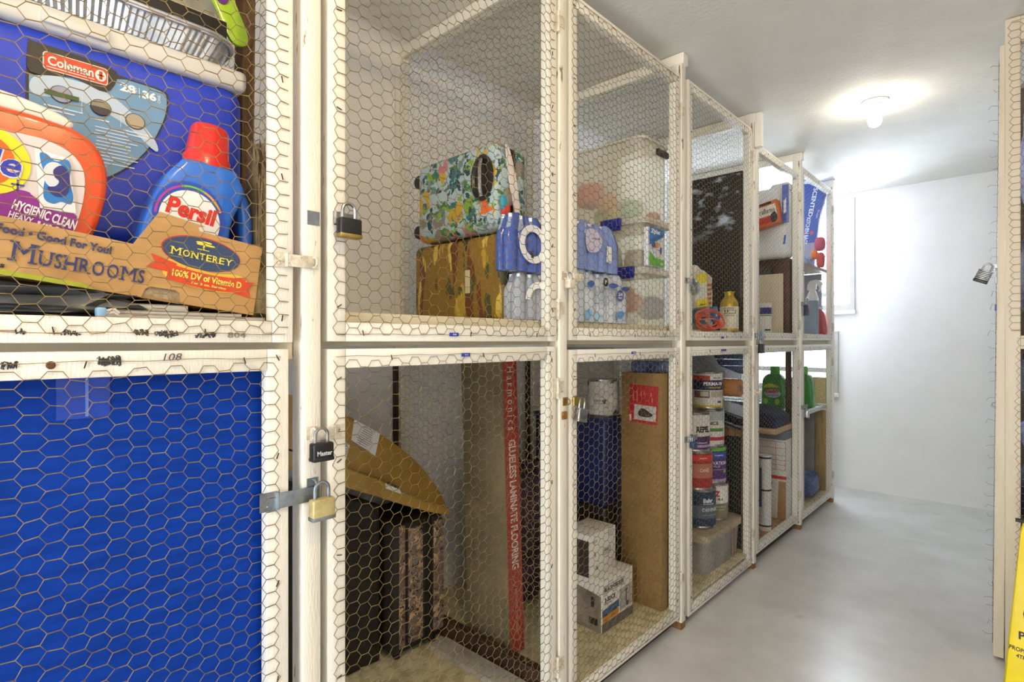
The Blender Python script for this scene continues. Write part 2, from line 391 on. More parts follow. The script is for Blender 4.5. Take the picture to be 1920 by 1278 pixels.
# ceiling lamps, far one seen and near one added: bare bulb on a white disc
def lamp(x, y, power, col, label):
    root = thing('ceiling_light', label, 'lamp', (x, y, ZC), 'y')
    b = MB(); b.lathe(x, y, [(.060, ZC-.001), (.061, ZC-.006), (.056, ZC-.012), (.030, ZC-.014), (.028, ZC-.03), (.022, ZC-.04)], 32); b.build('lamp_base', mat('white_enamel', 'F2EFE6', .4), root)
    b = MB(); b.lathe(x, y, [(.014, ZC-.038), (.016, ZC-.052), (.024, ZC-.07), (.031, ZC-.09), (.031, ZC-.105), (.024, ZC-.122), (.010, ZC-.13), (.002, ZC-.131)], 24)
    b.build('bulb', emit('lit_bulb_%d' % (y*10), col, power), root)
lamp(-.556, 3.31, BULB['far'], 'FFF6E4', 'bare glowing bulb on a white disc on the ceiling')
lamp(.05, .30, BULB['near'], 'FFDDA6', 'added warm bulb on the ceiling near the first cages, unseen above the view')  # unseen lamp added to warm and brighten the cage interiors

# ------------------------------------------------------------------ cage partitions (one at every post)
FX = 1.06                                            # the cage fronts stand at X = -1.06
PY = [-.30, .541, 1.372, 2.204, 3.048, 3.889, 4.712]
PNAME = ['left end of the cage row outside the view', 'between the cage of cooler and detergent and the cage of patterned suitcases', 'between the suitcase cage and the cage of clear bins', 'between the clear bin cage and the cage of spare paint cans',
         'between the paint can cage and the cage with the file box', 'between the file box cage and the last cage', 'far end of the cage row by the window']
SEED = [0]
def wire(parent, w, h, at, m, rot=None, **kw):
    """netting as a part: at = lower-left corner in the parent's frame"""
    SEED[0] += 1
    me = hexwire(w, h, seed=SEED[0], **kw)
    M = Matrix.Translation(Vector(at)-Vector(ORG[parent.name]))
    if rot is not None: M = M @ rot
    me.transform(M)
    return link('wire_mesh', me, m, parent, 0, ORG[parent.name])
PARTS = []
for i, y in enumerate(PY):
    root = thing('cage_partition', 'white timber and wire cage partition, '+PNAME[i], 'cage partition', (-1.1, y, 0), 'y')
    t = .019
    b = MB(); b.box(-1.105, -FX+.004, y-t, y+t, .03, ZC-.002 if i != 3 else ZC-.045, .0025); b.build('front_post', POSTP, root)
    b = MB(); b.box(-1.103, -FX+.001, y-t+.001, y+t-.001, 0, .03); b.build('post_foot', RAWW, root)
    b = MB(); b.box(-1.93+.004, -1.885, y-t, y+t, .10, ZC-.05); b.build('back_post', PAINT, root)
    b = MB(); b.box(-1.92, -FX+.012, y-t+.001, y+t+.006, ZC-.05, ZC-.003, .002); b.build('top_beam', PAINT, root)
    b = MB(); b.box(-1.885, -1.105, y-t+.001, y+t-.001, 1.19, 1.262); b.build('shelf_beam', PAINT, root)
    b = MB(); b.box(-1.885, -1.105, y-t, y+t, .10, .155); b.build('bottom_rail', DARKW, root)
    if i in (2, 3): b = MB(); b.box(-1.93+.004, -1.90, y-t-.012, y-t-.001, .4, 1.185); b.build('wall_batten', DARKW, root)
    if i == 1: b = MB(); b.bar((-1.40, y-.005, 1.29), (-1.372, y-.005, 2.38), .05, .028); b.build('bare_stud', RAWW, root)
    if i == 4: b = MB(); b.box(-FX+.005, -FX+.04, y-.012, y+.026, ZC-.185, ZC-.004, .003); b.build('nailed_block', PAINT, root)
    wire(root, .76, 1.10, (-1.885, y-t-.002, 1.275), WIREF, px=.030, hz=.0285, r=.00052, bulge=.003)
    wire(root, .76, 1.02, (-1.885, y-t-.002, .16), WIREF, px=.030, hz=.0285, r=.00052, bulge=.003)
    PARTS.append(root)

# shelves and raised floors, one per cage
BAYN = ['cooler cage', 'suitcase cage', 'clear bin cage', 'paint can cage', 'file box cage', 'last cage']
SH = [1.258, 1.284, 1.284, 1.272, 1.272, 1.272]
for i in range(6):
    a0, a1 = PY[i]+.021, PY[i+1]-.021; z = SH[i]
    root = thing('cage_shelf', 'cream wooden shelf across the upper half of the '+BAYN[i], 'shelf', ((a0+a1)/2, 1.5, z-.02), 'x')
    b = MB(); b.box(a0, a1, 1.112, 1.925, z-.016, z); b.build('board', SHELFP, root)
    b = MB(); b.box(a0, a1, 1.10, 1.112, z-.075, z); b.build('front_lip', SHELFP, root)
    root = thing('cage_floor', 'raised cream vinyl floor at the bottom of the '+BAYN[i], 'cage floor', ((a0+a1)/2, 1.5, .06), 'x')
    b = MB(); b.box(a0, a1, 1.07, 1.925, .085, .098); b.build('deck', PLAT, root)
    b = MB(); b.box(a0, a1, 1.105, 1.14, .0, .084); b.build('joist', DARKW, root)

# ------------------------------------------------------------------ cage doors
ST = MB(); ST.box(-.0008, .0008, -.0016, 0, -.006, .006); stm = bpy.data.meshes.new('staple'); ST.bm.to_mesh(stm); ST.bm.free(); stm.materials.append(mat('staple_wire', '3A3430', .4, .7))
def cage_door(a0, a1, z0, z1, label, m, hinge, hz, ins=.017, tilt=0, px=.0267, hy=.0258, tears=1):
    root = thing('cage_door', label, 'cage door', ((a0+a1)/2, FX, z0), 'x', tilt=(0, tilt), group=None)
    f, d0, d1 = .041, FX, FX+.030
    for x0, x1 in ((a0, a0+f), (a1-f, a1)):
        b = MB(); b.box(x0, x1, d0, d1, z0, z1, .002); b.build('stile', PAINT, root)
    for q0, q1 in ((z0, z0+f), (z1-f, z1)):
        b = MB(); b.box(a0+f+.0006, a1-f-.0006, d0+.0006, d1, q0, q1, .002); b.build('rail', PAINT, root)
    wire(root, a1-a0-2*ins, z1-z0-2*ins, (a0+ins, d0-.0022, z0+ins), m, px=px, hz=hy, tears=tears, r=.00068 if a0 < 2.2 else .00052)
    rnd = random.Random(int(a0*100+z0*10)); n = 6
    def stp(x, z, r):
        o = bpy.data.objects.new('staple', stm); COL.objects.link(o); o.parent = root
        o.location = (x-(a0+a1)/2, -.001, z-z0); o.rotation_euler = (0, r, 0)
    for k in range(n):
        zz = z0+.06+(z1-z0-.12)*(k+rnd.uniform(-.2, .2))/(n-1)
        stp(a0+f*.62, zz, rnd.uniform(.9, 2)); stp(a1-f*.55, zz+.02, rnd.uniform(-.5, .5))
    for k in range(3):
        xx = a0+.12+(a1-a0-.24)*(k+rnd.uniform(-.2, .2))/2
        stp(xx, z0+f*.45, rnd.uniform(-.3, .3)); stp(xx+.05, z1-f*.5, rnd.uniform(-.3, .3))
    sgn = 1 if hinge == 'r' else -1; ae = a1 if hinge == 'r' else a0
    for zz in hz:
        b = MB(); b.box(min(ae, ae-sgn*.018), max(ae, ae-sgn*.018), d0-.002, d0-.0002, zz-.032, zz+.032)
        b.box(min(ae+sgn*.006, ae+sgn*.034), max(ae+sgn*.006, ae+sgn*.034), d0-.0062, d0-.0046, zz-.014, zz+.022); b.tube([(ae+sgn*.003, d0-.005, zz-.032), (ae+sgn*.003, d0-.005, zz+.032)], .0045, 8)
        for q in (-.02, 0, .02): b.lathe(0, 0, [(.003, 0), (.002, .0012)], 8, Matrix.Translation((ae-sgn*.010, d0-.002, zz+q)) @ Matrix.Rotation(R(90), 4, 'X'))
        b.build('hinge', HWP, root)
    return root
def tape(root, a, z, s='', w=.03, h=.009):
    decal(root, 'number_tape', [(a, z), (a+w, z), (a+w, z+h), (a, z+h)], FX-.003, '2440A0')
    if s: T(root, s, a+w*.3, z+h*.28, h*.45, FX-.0045, 'DDE4F5', w=w*.4, name='number')
DX = [(-.268, .503), (.577, 1.343), (1.408, 2.178), (2.256, 3.012), (3.082, 3.852), (3.924, 4.690)]
DZU = [(1.217, 2.37), (1.219, 2.36), (1.222, 2.338), (1.222, 2.35), (1.225, 2.295), (1.225, 2.36)]
DZL = [(.05, 1.204), (.05, 1.203), (.055, 1.192), (.03, 1.195), (.066, 1.195), (.05, 1.195)]
NU = ['upper wire cage door in front of the blue cooler and mushroom box', 'upper wire cage door in front of the two patterned suitcases', 'upper wire cage door in front of the stacked clear bins', 'upper wire cage door in front of the tall black framed panel',
      'upper wire cage door in front of the cardboard sheet and white can', 'upper wire cage door farthest along the row, before the red bottle']
NL = ['lower wire cage door over the bright blue panel, with marker scribbles', 'lower wire cage door in front of the tan package and floral case', 'lower wire cage door in front of the tall carton and toaster box', 'lower wire cage door in front of the stacked paint cans',
      'lower wire cage door in front of the file box', 'lower wire cage door farthest along the row, before the blue tarp bag']
DU, DL = [], []
for i in range(6):
    h = 'l' if i == 0 else 'r'; wm = WIRE if i < 3 else WIREF
    a0, a1 = DX[i]
    px, hy = [(.0267, .0258), (.0275, .0275), (.0285, .027), (.0285, .027), (.0285, .027), (.0285, .027)][i]
    DU.append(cage_door(a0, a1, DZU[i][0], DZU[i][1], NU[i], wm, h, (DZU[i][0]+.1, DZU[i][1]-.15), px=px, hy=hy))
    DL.append(cage_door(a0 if i else a0, a1-(.009 if i == 0 else .003), DZL[i][0], DZL[i][1], NL[i], wm, h, (DZL[i][0]+.16, DZL[i][1]-.13), px=px, hy=hy))
tape(DU[1], .905, 1.232, '410'); tape(DL[1], .945, 1.180, '411'); tape(DL[2], 1.78, 1.172, '413', .03); tape(DU[3], 2.60, 1.232, '', .03); tape(DL[3], 2.6, 1.172, '', .06)
# crossed-out marker numbers on the leftmost doors
for k, (a, z, w, h, n) in enumerate([(.092, 1.229, .012, .010, 14), (.145, 1.228, .022, .009, 30), (.236, 1.229, .022, .010, 36), (.268, 1.226, .03, .012, 60), (.328, 1.225, .034, .010, 44)]):
    scribble(DU[0], a, z, w, h, FX-.0006, n=n, r=.0007, seed=k+3)
T(DU[0], '804', .380, 1.226, .010, FX, '77736C', w=.032, name='marker_number')
for k, (a, z, w, h, n) in enumerate([(.078, 1.178, .018, .014, 40), (.190, 1.180, .028, .017, 90)]):
    scribble(DL[0], a, z, w, h, FX-.0006, n=n, r=.0007, seed=k+13)
T(DL[0], '108', .278, 1.187, .012, FX, '4A4A4E', w=.028, name='marker_number', shear=.2)
b = MB(); b.lathe(0, 0, [(.006, 0), (.005, .0015), (.001, .002)], 14, Matrix.Translation((.132, FX-.0004, 1.184)) @ Matrix.Rotation(R(90), 4, 'X')); b.build('rusty_screw', mat('rust', '6A4222', .8, h2='4A2A14', sc=200), DL[0])

# ------------------------------------------------------------------ hasps and padlocks
def hasp(door, a, z, L, sgn, m, name='hasp', pl=.045, hgt=.024):
    """strap hinged on the door, reaching over to the staple on the post (sgn = direction of the post)"""
    d = FX
    b = MB(); b.box(min(a, a-sgn*pl*.55), max(a, a-sgn*pl*.55), d-.003, d-.0004, z-hgt*.6, z+hgt*.6); b.box(min(a, a+sgn*L), max(a, a+sgn*L), d-.0095, d-.007, z-hgt*.5, z+hgt*.5, .001)
    b.tube([(a, d-.006, z-hgt*.55), (a, d-.006, z+hgt*.55)], .004, 8)
    for q in (-.3, .3): b.lathe(0, 0, [(.003, 0), (.002, .0015)], 8, Matrix.Translation((a-sgn*pl*.3, d-.003, z+q*hgt)) @ Matrix.Rotation(R(90), 4, 'X'))
    b.build(name, m, door)
def post_loop(i, a, z, m):
    """staple that stands out of the post"""
    p = PARTS[i]; x, y = -FX+.004, a
    b = MB(); b.box(x-.001, x+.002, y-.012, y+.012, z-.013, z+.013); b.tube([(x, y, z+.009), (x+.012, y, z+.010), (x+.02, y, z+.004), (x+.02, y, z-.004), (x+.012, y, z-.010), (x, y, z-.009)], .0022, 8)
    b.build('hasp_staple', m, p)
def padlock(a, z, w, h, label, m, dims=(.026,), tilt=0, shm=STEEL, d=FX-.026, band=None, s=None, grp=None):
    root = thing('padlock', label, 'padlock', (a, d, z), 'x', tilt=(0, tilt), group=grp)
    b = MB(); b.box(a-w/2, a+w/2, d-.012, d+.010, z-h, z, .004, 3); b.build('body', m, root)
    r = w*.30; zt = z+h*.42
    pts = [(a-r, d, z-.006), (a-r, d, zt)]+[(a-r*math.cos(R(q)), d, zt+r*math.sin(R(q))) for q in range(20, 180, 20)]+[(a+r, d, zt), (a+r, d, z-.006)]
    b = MB(); b.tube(pts, w*.075, 10); b.build('shackle', shm, root)
    b = MB(); b.box(a-w*.52, a+w*.52, d-.0128, d+.0108, z-h-.001, z-h*.8, .003); b.build('bottom_band', band or m, root)
    if s: T(root, s, a-w*.36, z-h*.68, h*.26, d-.0125, 'C8C8C8', w=w*.72, bold=.02)
    return root
hasp(DU[0], .488, 1.378, .055, 1, HWP); post_loop(1, .541, 1.378, HWP)
hasp(DU[1], .590, 1.478, -.045, -1, STEEL); pass
hasp(DL[1], .590, 1.030, .055, -1, HWP); post_loop(1, .540, 1.034, HWP)
hasp(DL[0], .470, .912, .085, 1, GALV, pl=.06, hgt=.03); post_loop(1, .541, .93, GALV)
b = MB(); b.box(-FX+.0042, -FX+.006, .530, .556, 1.455, 1.483); b.build('screw_plate', GALV, PARTS[1])
padlock(.612, 1.476, .050, .040, 'black padlock with steel shackle on the suitcase cage door', BLACKP, band=BRASS, d=FX-.024)
padlock(.548, 1.017, .044, .036, 'black padlock hanging above the brass padlock, on the hasp of the lower suitcase door', BLACKP, s='Master', d=FX-.028)
padlock(.548, .906, .048, .042, 'old brass padlock with long steel shackle, lowest on the nearest post', mat('pale_brass', 'C4B682', .5, .3, h2='A89860', sc=40), band=GALV, shm=GALV, d=FX-.030)
hasp(DU[2], 1.424, 1.425, -.045, -1, HWP); post_loop(2, 1.372, 1.425, HWP)
padlock(1.373, 1.412, .030, .028, 'small cream padlock on the hasp of the clear bin cage', HWP, d=FX-.028)
hasp(DL[2], 1.424, 1.027, -.06, -1, BRASS); post_loop(2, 1.380, 1.03, BRASS)
padlock(1.437, 1.005, .046, .042, 'square silver padlock on the hasp beside the blurred white paint can', STEEL, tilt=12, d=FX-.026)
b = MB(); b.box(-FX+.004, -FX+.012, 1.36, 1.384, .975, 1.0, .003); b.build('rusty_plate', mat('rust_orange', '9A6A30', .8, h2='6A4218', sc=120), PARTS[2])
hasp(DU[3], 2.272, 1.475, -.05, -1, STEEL); post_loop(3, 2.225, 1.478, STEEL)
padlock(2.262, 1.46, .05, .036, 'tilted steel padlock on the door of the tall black framed panel', STEEL, tilt=-38, d=FX-.024)
hasp(DL[3], 2.268, .80, -.06, -1, GALV); post_loop(3, 2.222, .80, GALV)
padlock(2.262, .788, .034, .026, 'small blue padlock on the hasp of the paint can cage', mat('blue_lacquer', '26405E', .4), d=FX-.02)
hasp(DU[4], 3.098, 1.25, -.085, -1, GALV, hgt=.045); post_loop(4, 3.048, 1.25, GALV)
padlock(3.075, 1.205, .045, .05, 'black padlock hanging at the gap between the file box cage doors', BLACKP, d=FX-.026)
post_loop(4, 3.05, .945, STEEL); b = MB(); b.lathe(0, 0, [(.016, 0), (.016, .006), (.006, .008), (.006, .02), (.012, .022), (.010, .03)], 16, Matrix.Translation((-FX+.004, 3.05, .945)) @ Matrix.Rotation(R(90), 4, 'Y')); b.build('round_knob', HWP, PARTS[4])
hasp(DU[5], 3.940, 1.46, -.05, -1, GALV); post_loop(5, 3.89, 1.46, GALV)
NAVY = padlock(3.925, 1.455, .06, .07, 'dark navy padlock with a red dot on the last upper cage door', mat('navy_lacquer', '1E2A48', .4), d=FX-.026)
decal(NAVY, 'dot', ell(3.937, 1.42, .011, .011, 16), FX-.038, 'C03A3A')
hasp(DL[5], 3.940, .79, -.05, -1, GALV); post_loop(5, 3.89, .79, GALV)
padlock(3.925, .77, .045, .055, 'slim steel padlock on the last lower cage door', STEEL, band=BLACKP, d=FX-.026)
# ================================================================== upper cage with the cooler
Z0 = SH[0]
solo('storage_tote', MB().box(.0, .47, 1.30, 1.60, Z0, 1.402, .012), BLACKP, 'black box under the blue cooler, mostly hidden by the mushroom box', 'box', (.235, 1.45, Z0))
root = thing('cooler', 'large blue cooler with white lid behind the detergents', 'cooler', (.24, 1.43, 1.402))
b = MB(); b.box(-.02, .497, 1.28, 1.60, 1.402, 1.782, .035, 5); b.build('body', BLUEP, root)
LID = mat('off_white_plastic', 'DAD8D2', .45, var=.04)
b = MB(); b.box(-.024, .501, 1.276, 1.604, 1.778, 1.822, .012, 3); b.build('lid', LID, root)
b = MB(); b.box(.145, .245, 1.268, 1.279, 1.786, 1.806, .004); b.build('lid_grip', LID, root)
LO = smooth_pts([(.128, 1.738), (.142, 1.748), (.24, 1.744), (.262, 1.732), (.332, 1.728), (.345, 1.712), (.338, 1.664), (.305, 1.592), (.252, 1.535), (.205, 1.515), (.150, 1.53), (.128, 1.60)], 5)
decal(root, 'label', LO, 1.2795, '15181C', .0008)
sc = lambda pts, k, c=(.235, 1.63): [(c[0]+(x-c[0])*k, c[1]+(z-c[1])*k) for x, z in pts]
decal(root, 'label_field', [p for p in sc(LO, .965) if p[1] < 1.7 or p[0] > .262], 1.279, '6E9BC2', .0014)
decal(root, 'label_swoosh', smooth_pts([(.136, 1.685), (.18, 1.698), (.25, 1.688), (.315, 1.63), (.322, 1.60), (.27, 1.64), (.2, 1.663), (.137, 1.655)], 5), 1.279, 'BFD2E4', .0020)
decal(root, 'label_black_field', smooth_pts([(.131, 1.737), (.145, 1.745), (.240, 1.741), (.258, 1.728), (.240, 1.692), (.19, 1.702), (.131, 1.692)], 4), 1.279, '17181B', .0026)
decal(root, 'logo_border', rrect(.148, .243, 1.704, 1.736, .006), 1.279, 'F3EEE4', .0034)
decal(root, 'logo_panel', rrect(.1495, .2415, 1.7055, 1.7345, .005), 1.279, 'D9431E', .0042)
T(root, 'Coleman', .1545, 1.7125, .0165, 1.279, 'F6F2EA', w=.066, bold=.02, lift=.0058)
b = MB(); b.box(.153, .222, 1.2730, 1.2736, 1.7085, 1.7098); b.build('logo_line', flat('F6F2EA'), root)
decal(root, 'lantern_disc', ell(.2315, 1.7195, .0085, .0105, 20), 1.279, 'F6F2EA', .0050)
b = MB(); b.box(.2290, .2340, 1.2720, 1.2727, 1.712, 1.727, .001); b.box(.2265, .2365, 1.2720, 1.2727, 1.7185, 1.7205); b.build('lantern_mark', flat('C03A1C'), root)
T(root, '28', .262, 1.703, .016, 1.279, 'F4F6F8', w=.026, bold=.04, lift=.003); T(root, 'QTS', .290, 1.708, .004, 1.279, 'F4F6F8', w=.008, lift=.003, ang=90)
T(root, '36', .299, 1.700, .016, 1.279, 'F4F6F8', w=.024, bold=.04, lift=.003); T(root, 'CANS', .330, 1.699, .005, 1.279, 'F4F6F8', w=.015, lift=.003, ang=90)
b = MB()
for x, z0, z1 in ((.2935, 1.699, 1.718), (.203, 1.642, 1.672), (.263, 1.632, 1.662)): b.box(x, x+.0008, 1.2755, 1.2762, z0, z1)
b.build('divider_lines', flat('E8EEF4'), root)
for cx, cz, h in ((.174, 1.666, '9AA0B8'), (.232, 1.660, '8F8C7A'), (.287, 1.650, 'B0A48E')):
    decal(root, 'picture', ell(cx, cz, .0165, .0155, 24), 1.279, '2B2B30', .0030); decal(root, 'picture', ell(cx, cz, .0150, .0140, 24), 1.279, h, .0040)
decal(root, 'picture', ell(.232, 1.660, .0150, .0140, 14, 180, 360), 1.279, '3A2F3A', .005); decal(root, 'banner', [(.150, 1.660), (.199, 1.660), (.199, 1.668), (.150, 1.668)], 1.279, '3E5A2A', .0052)
b = MB(); rnd = random.Random(4)
for k in range(11):
    z = 1.622-.0065*k; x = .222+.004*rnd.random(); b.box(x, x+.05+.02*rnd.random(), 1.2758, 1.2764, z, z+.0017)
for x, z, w in ((.150, 1.640, .055), (.158, 1.633, .035), (.215, 1.636, .03), (.268, 1.627, .045), (.274, 1.621, .035)): b.box(x, x+w, 1.2758, 1.2764, z, z+.0022)
b.build('small_print', flat('E4EBF2'), root)

# foil roasting pan standing on the cooler lid
FOIL = mat('aluminium_foil', 'CFD3DA', .3, .9, h2='AEB4BF', sc=30, bump=.2, bsc=18)
root = thing('foil_pan', 'ribbed aluminium foil pan on the cooler lid', 'foil pan', (.3, 1.42, 1.822))
def ribbed(x0, x1, y0, y1, z0, z1, grow, n=480):
    P0 = rrect(x0, x1, y0, y1, .05, 12); P1 = rrect(x0-grow, x1+grow, y0-grow, y1+grow, .06, 12); out = MB(); m = out.bm; ra = []; rb = []
    def res(P):
        d = [0]
        for a, c in zip(P, P[1:]+P[:1]): d.append(d[-1]+math.dist(a, c))
        r = []; i = 0
        for k in range(n):
            t = d[-1]*k/n
            while d[i+1] < t: i += 1
            a, c = P[i], (P+P[:1])[i+1]; f = (t-d[i])/(d[i+1]-d[i]+1e-9); r.append((a[0]+(c[0]-a[0])*f, a[1]+(c[1]-a[1])*f))
        return r
    A, B_ = res(P0), res(P1); c = ((x0+x1)/2, (y0+y1)/2)
    for k in range(n):
        w = .0020*math.sin(k*PI/2)
        for P, z, L in ((A, z0, ra), (B_, z1, rb)):
            d = Vector((P[k][0]-c[0], P[k][1]-c[1])).normalized()*w; L.append(m.verts.new((P[k][0]+d.x, P[k][1]+d.y, z)))
    for k in range(n): m.faces.new((ra[k], ra[(k+1) % n], rb[(k+1) % n], rb[k]))
    m.faces.new(ra[::-1]); return out
b = ribbed(.02, .455, 1.285, 1.53, 1.823, 1.872, .02); b.build('pan', FOIL, root, 60)
rim = [(x, y, 1.874) for x, y in rrect(-.006, .481, 1.260, 1.555, .07, 10)]
b = MB(); b.tube(rim, .0042, 8, True); b.tube([(x*1.0, y, z-.006) for x, y, z in rim], .003, 8, True); b.build('rolled_rim', FOIL, root)

b = MB(); b.box(.0, .466, 1.30, 1.52, 1.8795, 1.930, .003); root = thing('flat_carton', 'flat black carton lying across the foil pan', 'box', (.23, 1.4, 1.8795)); b.build('carton', mat('black_card', '201E1D', .5, var=.2), root)
b = MB(); b.box(.0, .463, 1.303, 1.517, 1.930, 1.9315); b.build('top_sheet', mat('beige_sheet', 'CFC6AE', .6), root)
T(root, 'www', .36, 1.897, .004, 1.3, '8A8A88', w=.014)
# plastic wrapped rolls
CLEAR = film('clear_wrap', 'F4F2EA', .5, .12, .6)
root = thing('plastic_bag', 'clear and lime green plastic bag of white rolls at the top of the cooler cage', 'bag', (.41, 1.42, 1.932))
b = MB(); b.blob((.35, 1.42, 2.062), (.30, .22, .24), .10, 2.2, 4, 3); b.build('wrap', CLEAR, root, 60)
b = MB(); b.cyl(.30, 1.43, 1.936, 2.13, .055); b.cyl(.40, 1.43, 1.936, 2.13, .055); b.build('paper_rolls', mat('tissue_paper', 'E6E0D2', .9), root)
b = MB(); b.prism(smooth_pts([(.40, 2.06), (.455, 2.05), (.49, 1.98), (.515, 1.92), (.505, 1.895), (.475, 1.90), (.44, 1.97), (.395, 2.0)], 5), 1.308, 1.318, .003); b.build('lime_print', mat('lime_film', 'A9CF2A', .2, var=.15, sc=30, bump=.4, bsc=40, coat=.5), root)
b = MB(); b.prism(ell(.457, 1.995, .016, .026, 20), 1.3055, 1.307); b.build('purple_mark', flat('6A2A82', .3), root)
T(root, 'e', .448, 1.983, .022, 1.3055, 'F2EEF4', w=.016, bold=.03)

# mushroom box, leaning down to the right
root = thing('mushroom_box', 'printed kraft mushroom carton holding detergent, tilted down to the right', 'box', (.45, 1.12, 1.271), tilt=(0, 7.5))
ORG[root.name] = (0, 0, 0)
front = [(-.57, 0), (-.191, 0), (-.187, .016), (-.180, .021), (-.140, .0225), (-.133, .018), (-.130, 0), (0, 0), (0, .138), (-.116, .139), (-.119, .1455), (-.1075, .150), (-.183, .1555), (-.2144, .0885), (-.57, .086)]
b = MB(); b.prism(front, 0, .004); b.build('front_panel', KRAFT, root, 20)
b = MB(); b.prism([(.004, 0), (.152, 0), (.152, .13), (.11, .137), (.06, .10), (.05, .10), (.02, .137), (.004, .138)], -.004, 0, axis='x'); b.build('end_panel', KRAFTD, root, 20)
b = MB(); b.box(-.57, -.566, .004, .148, .004, .10); b.build('end_panel', KRAFTD, root)
b = MB(); b.box(-.0006, .001, .012, .04, .075, .105); b.build('end_grip_hole', flat('241A10', .9), root)
b = MB(); b.box(-.57, -.004, .148, .152, 0, .10); b.build('back_panel', KRAFTD, root)
b = MB(); b.box(-.57, -.004, .004, .148, .0, .004); b.build('bottom_panel', KRAFTD, root)
b = MB(); b.box(-.191, -.130, .0045, .009, -.001, .024, .001); b.build('hand_hole_flap', mat('torn_card', '8F7B63', .9, h2='B5A288', sc=60), root)
NAVYI = '2C3566'
T(root, 'Food • Good For You!', -.385, .0625, .0135, 0, NAVYI, w=.142, bold=.03)
serif_text(root, 'MUSHROOMS', -.366, .0235, .030, 0, NAVYI, .176, .78)
decal(root, 'oval_badge', ell(-.106, .098, .0675, .0305, 48), 0, 'B8342A', .0003); decal(root, 'oval_badge', ell(-.1055, .0972, .0660, .0290, 48), 0, '2E4468', .0012)
serif_text(root, 'MONTEREY', -.159, .086, .0135, -.0012, 'E9D84E', .107, .92)
b = MB(); b.box(-.107, -.1045, -.0030, -.0022, .106, .114); b.box(-.116, -.096, -.003, -.0022, .1045, .1058)
for x, z, rx, rz in ((-.110, .1175, .010, .0022), (-.102, .1195, .009, .002), (-.096, .1150, .009, .0018), (-.113, .1145, .006, .0015)): b.prism(ell(x, z, rx, rz, 12), -.003, -.0022)
b.build('tree_emblem', flat('E9D84E'), root)
OR_ = 'D3451F'
decal(root, 'ribbon_shadow', smooth_pts([(-.165, .070), (-.150, .076), (-.09, .066), (-.04, .072), (-.020, .062), (-.024, .040), (-.09, .032), (-.158, .042)], 4), 0, 'E0B840', .0003)
for pts in ([(-.187, .079), (-.145, .070), (-.147, .052), (-.192, .055), (-.178, .066)], [(-.035, .060), (-.008, .064), (-.016, .048), (-.010, .032), (-.042, .036)]): decal(root, 'ribbon_tail', pts, 0, OR_, .001)
rb = [(-.158+.134*k/14, .068-.006*math.sin(PI*k/14)) for k in range(15)]+[(-.024-.134*k/14, .040-.006*math.sin(PI*k/14)) for k in range(15)]
decal(root, 'ribbon', rb, 0, OR_, .0017)
T(root, '100% DV of Vitamin D', -.151, .047, .0125, 0, 'F2DE62', w=.120, bold=.025, lift=.0032); T(root, 'Per 3 oz. Serving', -.118, .038, .0055, 0, 'F2DE62', w=.060, lift=.0032, bold=.02)
decal(root, 'green_strip', [(-.57, 0), (-.255, 0), (-.275, .0075), (-.57, .0095)], 0, 'A9AE2E', .0003)
T(root, 's', -.374, .010, .006, 0, '222018', w=.005, bold=.03)

b = MB(); b.box(-.125, -.03, 1.135, 1.285, Z0+.001, 1.325, .002); solo('small_carton', b, KRAFTD, 'small brown carton propping up the left end of the mushroom box', 'carton', (-.08, 1.2, Z0))
# detergent tub
ORG_T = (.06, 1.24, 1.338)
root = thing('detergent_tub', 'orange rimmed detergent pod tub with purple label in the mushroom box', 'detergent tub', ORG_T)
out = smooth_pts([(-.09, 1.352), (.05, 1.342), (.150, 1.338), (.192, 1.378), (.217, 1.44), (.226, 1.505), (.214, 1.553), (.188, 1.577), (.15, 1.587), (.09, 1.592), (-.10, 1.592)], 5)
ORNG = mat('orange_plastic', 'E8531A', .3, var=.06, coat=.4)
b = MB(); b.prism(out, 1.18, 1.262, .012, 4); b.build('tub', ORNG, root, 50)
ins = smooth_pts([(-.10, 1.335), (.05, 1.335), (.135, 1.345), (.168, 1.385), (.186, 1.44), (.192, 1.497), (.180, 1.530), (.150, 1.548), (.10, 1.553), (-.10, 1.552)], 5)
decal(root, 'label', ins, 1.1795, mat('pale_pink_label', 'DDD3D3', .4, var=.05), .0004)
decal(root, 'purple_band', smooth_pts([(-.10, 1.345), (.05, 1.345), (.138, 1.352), (.168, 1.39), (.181, 1.432), (.15, 1.436), (.125, 1.455), (.095, 1.463), (-.10, 1.463)], 4), 1.1795, '8E1F93', .0013)
decal(root, 'white_strip', [(-.10, 1.352), (.05, 1.388), (.15, 1.358), (.15, 1.350), (.04, 1.372), (-.10, 1.340)], 1.1795, 'EDE8EA', .0016)
decal(root, 'yellow_ring', ell(.068, 1.502, .054, .054, 40), 1.1795, 'F0DF22', .0022); decal(root, 'orange_disc', ell(.066, 1.502, .037, .040, 36), 1.1795, 'E36A1E', .003)
T(root, 'Tide', .012, 1.484, .043, 1.1795, 'F2F2F4', w=.099, bold=.05, ang=-4, shear=.15, lift=.0040); T(root, 'Tide', .014, 1.486, .040, 1.1795, '2734B4', w=.095, bold=.02, ang=-4, shear=.15, lift=.0050)
b = MB(); b.box(.098, .114, 1.1755, 1.1765, 1.468, 1.4705); b.box(.1048, .1072, 1.1755, 1.1765, 1.461, 1.4775); b.build('plus_sign', flat('3A3F8E'), root)
decal(root, 'pod_card', [(.126, 1.533), (.170, 1.527), (.180, 1.436), (.133, 1.437)], 1.1795, 'F0EEF0', .0030)
